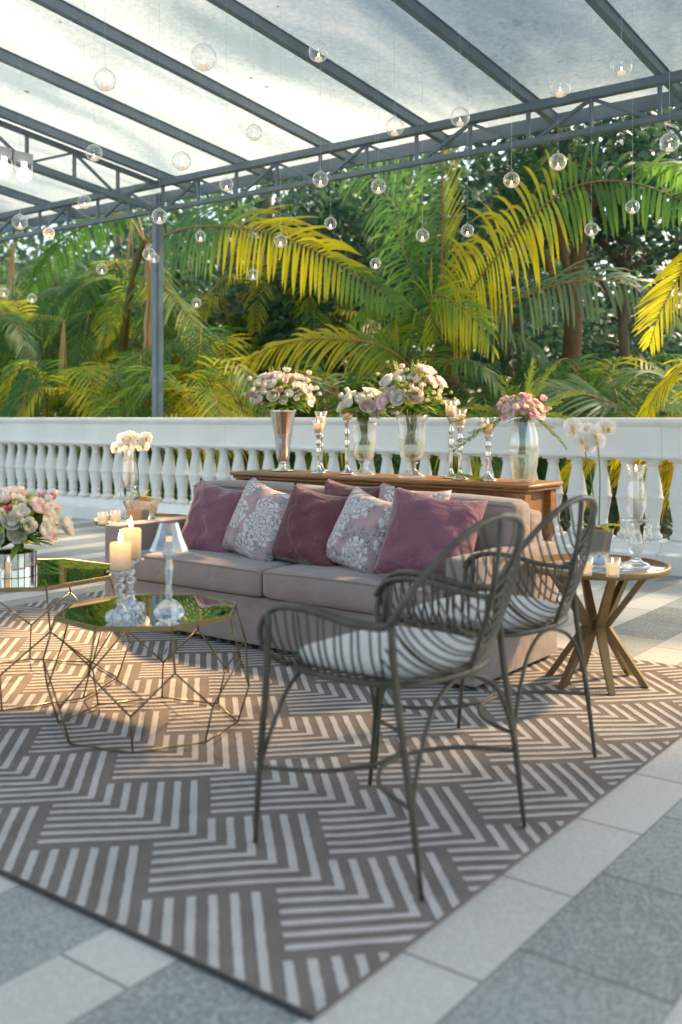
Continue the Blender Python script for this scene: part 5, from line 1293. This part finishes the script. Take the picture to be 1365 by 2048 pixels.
for i, (q1, q2, q3, tt) in enumerate((((1350, 870), (1290, 890), (1230, 960), .95), ((1400, 880), (1390, 930), (1360, 1010), .95), ((1300, 840), (1220, 850), (1150, 930), .85), ((1330, 900), (1180, 900), (1110, 960), .9), ((1460, 800), (1520, 800), (1560, 900), .7), ((1330, 930), (1240, 940), (1170, 1010), .95), ((1380, 930), (1300, 960), (1240, 1040), .97), ((1280, 880), (1160, 930), (1090, 1010), .95), ((1420, 930), (1340, 990), (1300, 1060), .95))):
    add_frond(palm5, [c5, P(*q1, 8.75), P(*q2, 8.7), P(*q3, 8.65)], n=40, ll=.5, w=.016, tint=lambda s, tt=tt: tt, droop=.7, fwd=.6)
pb = P(1290, 860, 10.0)
palm6 = thing('palm_tree', 'low grey green palm behind the right part of the rail', 'palm tree', (pb.x, pb.y, GZ))
trunk_obj(palm6, [(pb.x, pb.y, GZ), (pb.x, pb.y, .0), P(1290, 850, 10)], [.06, .05], 'cane'); c6 = P(1290, 850, 10)
add_frond(palm6, [c6, P(1230, 810, 9.6), P(1160, 785, 9.5), P(1080, 770, 9.4)], n=52, ll=.55, w=.016, mat='palm_blue', tint=lambda s: .6, droop=.5, fwd=.8, flat=Vector((-.3, -.6, .8)))
add_frond(palm6, [c6, P(1200, 830, 9.5), P(1130, 830, 9.4), P(1060, 850, 9.4)], n=46, ll=.5, w=.015, tint=lambda s: .35, droop=.5, fwd=.8, flat=Vector((-.3, -.6, .8)))
add_frond(palm6, [c6, P(1330, 770, 9.7), P(1290, 740, 9.7), P(1210, 770, 9.7)], n=46, ll=.5, w=.015, mat='palm_blue', tint=lambda s: .4, droop=.7)

# clumps of cane palms on the left
def cane_palm(px, Y, top, nst, label, seed, warm=.5, hmin=.5, fl=1.0):
    global rnd
    keep = rnd; rnd = random.Random(seed)
    g = P(px, 700, Y); t = thing('cane_palm', label, 'palm', (g.x, g.y, GZ), 0, 'clumps of cane palm left of and behind the post')
    for k in range(nst):
        a = rnd.uniform(0, 2 * PI); r0 = rnd.uniform(.05, .35); h = top * rnd.uniform(hmin, 1.0) - GZ; ln_ = rnd.uniform(.1, .55)
        base = Vector((g.x + r0 * math.cos(a), g.y + r0 * math.sin(a), GZ)); tip = base + Vector((math.cos(a) * ln_, math.sin(a) * ln_, h))
        trunk_obj(t, [base, base.lerp(tip, .5) + Vector((0, 0, .05)), tip], [.026, .017], 'cane', 'cane', 7)
        for j in range(rnd.randint(5, 7)):
            b_ = rnd.uniform(0, 2 * PI) if rnd.random() < .5 else rnd.uniform(-PI * .95, PI * .02); fo = rnd.uniform(.7, 1.25) * fl; up = rnd.uniform(.1, 1.0)
            d = Vector((math.cos(b_), math.sin(b_), 0))
            if (tip + d * fo).y < 8.15: fo = max(.35, (tip.y - 8.2))
            pts = [tip, tip + d * fo * .35 + Vector((0, 0, up * .55)), tip + d * fo * .75 + Vector((0, 0, up * .55 - .05)), tip + d * fo * 1.1 + Vector((0, 0, up * .2 - .25)), tip + d * fo * 1.3 + Vector((0, 0, -.55))]
            tv = min(1, max(.02, rnd.gauss(warm - .16, .38)))
            add_frond(t, pts, n=34, ll=.52, w=.0125, tint=lambda s, tv=tv: tv, droop=.55, rr=.008, gap=.05)
    rnd = keep
    return t
cane_palm(20, 9.6, 2.6, 5, 'dense cane palm clump at the far left edge behind the balustrade', 101, .35)
cane_palm(120, 9.2, 1.9, 5, 'cane palm clump with yellow fronds second from the left edge', 102, .6)
cane_palm(175, 11.2, 3.6, 5, 'tall dark cane palm clump at the left below the beam', 103, .25)
cane_palm(245, 9.4, 1.7, 4, 'low cane palm clump just left of the post', 104, .45)
cane_palm(395, 9.4, 1.5, 5, 'bright cane palm clump just right of the post', 105, .75)
cane_palm(480, 10.4, 2.2, 4, 'cane palm clump between the post and the silver vase', 106, .5)
cane_palm(620, 10.2, 1.4, 4, 'low cane palm clump behind the rose bouquets', 107, .35)
cane_palm(60, 12.6, 4.2, 5, 'tallest cane palm clump at the upper left behind the others', 108, .45)
cane_palm(1000, 11.0, 1.7, 4, 'dim cane palm clump behind the candlesticks', 109, .3)
cane_palm(760, 9.5, .9, 4, 'short cane palm seen through the balusters behind the urns', 110, .5)
cane_palm(300, 8.9, .85, 4, 'short cane palm seen through the balusters left of the sofa', 111, .55)
cane_palm(-20, 11.0, 3.4, 5, 'cane palm clump at the left edge, behind the nearest clump', 112, .6, hmin=.7)
cane_palm(330, 11.0, 3.0, 5, 'cane palm clump standing directly behind the post', 113, .5, hmin=.6)
cane_palm(560, 12.0, 3.3, 5, 'tall cane palm clump under the beam left of the centre', 114, .45, hmin=.6)
cane_palm(420, 11.6, 2.5, 5, 'cane palm clump under the broad frond right of the post', 115, .65, hmin=.5)
cane_palm(1180, 11.0, 1.6, 4, 'cane palm clump between the two trunks at right', 116, .35)
cane_palm(120, 10.4, 3.0, 5, 'cane palm clump with high fronds left of the post', 117, .5, hmin=.65)
# dry hanging leaf sheaths
def dry_leaf(px, py0, py1, Y, label, mat='palm_dead', w=.028):
    p0 = P(px, py0, Y); p1 = P(px - 8, py1, Y); b = MB(); b.t = []
    leaf_blade(b, (0, 0, 0), (p1 - p0), (p1 - p0).length, w, .6, 0, .4, 8)
    for k in range(7):
        q = Vector((rnd.uniform(-.05, .05), rnd.uniform(-.03, .03), 0)); leaf_blade(b, q * .2, (p1 - p0) + q * 2.2, (p1 - p0).length * rnd.uniform(.7, 1), w * .22, rnd.uniform(.3, .9), 0, .4, 6)
    o = b.build('dry_leaf', M[mat], None, p0); tag(o, label, 'dry leaf', 'dry palm leaves hanging in the garden')
dry_leaf(262, 440, 560, 9.6, 'dry tan leaf hanging left of the post below the beam')
dry_leaf(28, 485, 600, 9.3, 'dry grey leaf hanging near the left edge', w=.035)
dry_leaf(128, 640, 800, 9.0, 'dry brown leaf hanging among the left palms', w=.04)

# broadleaf trees
def tree(px, Y, h, cr_r, label, nleaf=2600, mat='leaf', tr=.14, trunk='bark', seed=1, lsize=.16, lean=0, zc=None, squash=.85, name='broadleaf_tree', limbs=7):
    global rnd
    keep = rnd; rnd = random.Random(seed)
    g = P(px, 700, Y); t = thing(name, label, 'tree', (g.x, g.y, GZ), 0, 'broadleaf trees in the garden')
    H = h - GZ; zc = (zc if zc is not None else h) - GZ
    b = MB(); top = Vector((lean, 0, H))
    tp = cr([(0, 0, 0), (lean * .3 + .05, .04, H * .4), (lean * .7, 0, H * .75), top], 8); b.tube(tp, [tr * (1.25 - .75 * i / (len(tp) - 1)) * rnd.uniform(.95, 1.05) for i in range(len(tp))], 12)
    cl = []
    for k in range(limbs):
        s = tp[int(len(tp) * rnd.uniform(.45, .9))]; a = rnd.uniform(0, 2 * PI); e = Vector((lean + cr_r * .8 * math.cos(a), cr_r * .8 * math.sin(a), zc + cr_r * squash * rnd.uniform(-.5, .6)))
        lp_ = cr([s, s.lerp(e, .5) + Vector((0, 0, .25)), e], 5); b.tube(lp_, [tr * .45 * (1 - .75 * i / (len(lp_) - 1)) for i in range(len(lp_))], 7); cl.append(e)
    b.build('trunk', M[trunk], t)
    for k in range(16):
        a = rnd.uniform(0, 2 * PI); zz = rnd.uniform(-1, 1); r_ = cr_r * rnd.uniform(.45, 1.0); q = math.sqrt(1 - zz * zz)
        cl.append(Vector((lean + r_ * q * math.cos(a), r_ * q * math.sin(a), zc + r_ * zz * squash)))
    b = MB(); b.t = []
    for i in range(nleaf):
        c = cl[rnd.randrange(len(cl))]; o = Vector((rnd.gauss(0, 1), rnd.gauss(0, 1), rnd.gauss(0, .8))) * (cr_r * .24)
        p = c + o; d = Vector((rnd.uniform(-1, 1), rnd.uniform(-1, 1), rnd.uniform(-.9, .5))).normalized(); l_ = lsize * rnd.uniform(.6, 1.35); sd = d.orthogonal().normalized(); a = rnd.uniform(0, 2 * PI); sd = (Matrix.Rotation(a, 3, d) @ sd) * l_ * .3; nn = sd.cross(d).normalized() * l_ * .08
        b.add([p, p + d * l_ * .45 + sd + nn, p + d * l_, p + d * l_ * .45 - sd + nn], [(0, 1, 2), (0, 2, 3)], 0, False)
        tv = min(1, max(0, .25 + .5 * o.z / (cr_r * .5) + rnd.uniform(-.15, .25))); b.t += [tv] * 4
    b.build('crown', M[mat], t)
    rnd = keep; return t
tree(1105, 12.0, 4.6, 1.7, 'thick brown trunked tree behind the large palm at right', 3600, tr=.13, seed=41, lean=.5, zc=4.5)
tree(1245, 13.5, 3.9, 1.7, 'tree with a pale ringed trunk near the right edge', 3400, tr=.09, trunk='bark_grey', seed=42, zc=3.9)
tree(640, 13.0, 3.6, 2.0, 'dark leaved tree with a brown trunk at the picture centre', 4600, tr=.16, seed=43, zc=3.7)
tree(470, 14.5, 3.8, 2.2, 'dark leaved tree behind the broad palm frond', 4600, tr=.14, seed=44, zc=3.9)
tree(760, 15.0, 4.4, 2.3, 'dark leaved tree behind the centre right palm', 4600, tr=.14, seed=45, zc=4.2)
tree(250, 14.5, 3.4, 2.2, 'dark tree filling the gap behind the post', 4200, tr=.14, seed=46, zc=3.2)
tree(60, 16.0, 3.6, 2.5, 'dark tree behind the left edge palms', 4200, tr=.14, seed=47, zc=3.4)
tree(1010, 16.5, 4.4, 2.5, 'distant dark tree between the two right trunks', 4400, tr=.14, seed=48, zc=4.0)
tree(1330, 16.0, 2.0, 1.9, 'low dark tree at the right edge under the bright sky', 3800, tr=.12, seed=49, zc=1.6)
tree(-150, 12.5, 5.2, 2.2, 'leafy tree added beyond the left edge to shade the canopy', 2600, tr=.15, seed=50, zc=5.6, mat='leaf_warm')  # tree added for its shade on the roof sheets
tree(2200, 10.0, 9.5, 3.1, 'unseen tall tree added beyond the right edge to shade the right part of the canopy', 8000, tr=.2, seed=52, lsize=.36, zc=9.8)  # out of view, added so its shadow darkens the right-hand roof
tree(230, 12.6, 9.6, 1.7, 'slender tall tree added behind the post to mottle the canopy with shade', 2200, tr=.09, trunk='bark_grey', seed=61, lsize=.22, zc=9.6)  # added so its crown throws blotchy shade on the roof
tree(530, 13.4, 10.2, 1.6, 'slender tall tree added left of the centre to mottle the canopy with shade', 2000, tr=.09, trunk='bark_grey', seed=62, lsize=.22, zc=10.2)  # another added crown for blotchy roof shade
# shrubs
def shrub(px, Y, h, r, label, seed, mat='leaf', n=1800, ls=.11):
    global rnd
    keep = rnd; rnd = random.Random(seed); g = P(px, 700, Y); t = thing('shrub', label, 'shrub', (g.x, g.y, GZ), 0, 'leafy shrubs beyond the balustrade'); H = h - GZ
    b = MB()
    for k in range(7):
        a = k * .9; b.tube(cr([(0, 0, 0), (r * .3 * math.cos(a), r * .3 * math.sin(a), H * .45), (r * .75 * math.cos(a), r * .75 * math.sin(a), H * .85)], 4), .018, 6)
    b.build('stems', M['bark'], t)
    b = MB(); b.t = []
    for i in range(n):
        a = rnd.uniform(0, 2 * PI); zz = rnd.uniform(0.05, 1); rr = r * math.sqrt(rnd.uniform(.15, 1)) * math.sin(PI * (.12 + .8 * zz)) ** .5; p = Vector((rr * math.cos(a), rr * math.sin(a), H * zz))
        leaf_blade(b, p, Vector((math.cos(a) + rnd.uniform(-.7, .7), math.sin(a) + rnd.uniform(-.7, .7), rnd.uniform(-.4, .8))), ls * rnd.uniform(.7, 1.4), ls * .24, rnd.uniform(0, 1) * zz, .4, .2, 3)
    b.build('leaves', M[mat], t); rnd = keep
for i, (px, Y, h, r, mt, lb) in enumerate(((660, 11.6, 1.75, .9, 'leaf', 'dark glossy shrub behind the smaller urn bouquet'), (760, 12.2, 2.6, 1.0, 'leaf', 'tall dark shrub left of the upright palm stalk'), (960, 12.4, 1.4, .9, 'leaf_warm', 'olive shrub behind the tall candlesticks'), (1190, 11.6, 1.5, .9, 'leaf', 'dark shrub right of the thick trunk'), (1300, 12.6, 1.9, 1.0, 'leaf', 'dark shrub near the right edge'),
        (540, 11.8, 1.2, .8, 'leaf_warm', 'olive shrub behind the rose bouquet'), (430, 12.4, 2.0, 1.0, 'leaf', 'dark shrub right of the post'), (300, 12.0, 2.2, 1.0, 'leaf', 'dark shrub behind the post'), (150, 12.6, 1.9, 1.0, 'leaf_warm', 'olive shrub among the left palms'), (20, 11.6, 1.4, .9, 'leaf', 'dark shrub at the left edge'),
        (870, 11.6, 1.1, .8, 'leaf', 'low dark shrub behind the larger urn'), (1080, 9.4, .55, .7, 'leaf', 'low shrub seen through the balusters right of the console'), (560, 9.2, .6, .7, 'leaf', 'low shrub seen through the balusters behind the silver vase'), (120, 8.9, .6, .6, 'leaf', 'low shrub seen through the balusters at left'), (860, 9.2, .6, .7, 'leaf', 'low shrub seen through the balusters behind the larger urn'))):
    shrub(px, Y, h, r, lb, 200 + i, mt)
# far woods: one mass of leaves
b = MB(); b.t = []; r2 = random.Random(77)
for i in range(30000):
    a = r2.uniform(R_(20), R_(172)); 
    px = r2.uniform(-300, 1700); Y = r2.uniform(19, 25); g = on_y(px, Y)
    hmax = 7.6 + .9 * math.sin(g.x * .7) + .7 * math.sin(g.x * 1.9 + 1)
    if px > 1180: hmax = 3.3 + 1.0 * math.sin(px * .021) + .5 * math.sin(px * .07)
    z = GZ + (hmax - GZ) * r2.random() ** .9; p = Vector((g.x, g.y, z)); d = Vector((r2.uniform(-1, 1), r2.uniform(-1, 1), r2.uniform(-1, .5))).normalized(); l_ = r2.uniform(.22, .48); sd = d.orthogonal().normalized() * l_ * .32
    b.add([p, p + d * l_ * .5 + sd, p + d * l_, p + d * l_ * .5 - sd], [(0, 1, 2, 3)], 0, False); b.t += [r2.random() * .8] * 4
w = b.build('distant_woods', M['leaf']); w['kind'] = 'stuff'; tag(w, 'distant mass of dark green woods behind the garden', 'woods')

# ------------------------------------------------------------------ light, sky, camera
SUN_AZ = math.atan2(.35, .94)       # from +Y toward +X
SUN_EL = R_(50)
sd = Vector((math.sin(SUN_AZ) * math.cos(SUN_EL), math.cos(SUN_AZ) * math.cos(SUN_EL), math.sin(SUN_EL)))
sl_ = bpy.data.lights.new('sun', 'SUN'); sl_.energy = 4.8; sl_.angle = R_(8.0); sl_.color = (1.0, .84, .62)
so = bpy.data.objects.new('sun', sl_); COL.objects.link(so); so.rotation_euler = sd.to_track_quat('Z', 'Y').to_euler(); so.location = sd * 30
w = bpy.data.worlds.new('World'); scene.world = w; w.use_nodes = True
nt = w.node_tree; nt.nodes.clear(); out = nt.nodes.new('ShaderNodeOutputWorld'); bg = nt.nodes.new('ShaderNodeBackground'); bg.inputs['Strength'].default_value = .42
sky = nt.nodes.new('ShaderNodeTexSky'); sky.sky_type = 'NISHITA'; sky.sun_disc = False; sky.sun_elevation = SUN_EL; sky.sun_rotation = SUN_AZ; sky.dust_density = 3.0; sky.air_density = 1.0; sky.ozone_density = 1.0
wbm = nt.nodes.new('ShaderNodeMix'); wbm.data_type = 'RGBA'; wbm.blend_type = 'MULTIPLY'; wbm.inputs[0].default_value = 1.0; wbm.inputs[7].default_value = (1.0, 0.96, 0.81, 1); L(nt, sky.outputs[0], wbm.inputs[6]); L(nt, wbm.outputs[2], bg.inputs['Color']); L(nt, bg.outputs[0], out.inputs['Surface'])
cam = bpy.data.cameras.new('camera'); cam.lens = 35; cam.sensor_width = 36; cam.sensor_fit = 'AUTO'; cam.shift_y = -189 / 2048; cam.clip_end = 600; cam.clip_start = .05
cam.dof.use_dof = True; cam.dof.focus_distance = 5.7; cam.dof.aperture_fstop = 1.8
co = bpy.data.objects.new('camera', cam); COL.objects.link(co); co.location = (0, 0, CH); co.rotation_euler = (R_(90), 0, AZ); scene.camera = co
scene.view_settings.view_transform = 'Standard'; scene.view_settings.look = 'None'; scene.view_settings.exposure = 0; scene.view_settings.gamma = 1
scene.render.engine = 'CYCLES'
cy = scene.cycles; cy.use_denoising = True; cy.max_bounces = 10; cy.transparent_max_bounces = 24; cy.transmission_bounces = 8; cy.glossy_bounces = 5; cy.diffuse_bounces = 4; cy.caustics_reflective = False; cy.caustics_refractive = False; cy.sample_clamp_indirect = 6.0
for o in list(bpy.data.objects):
    if not o.users_collection and o.users == 0: bpy.data.objects.remove(o)
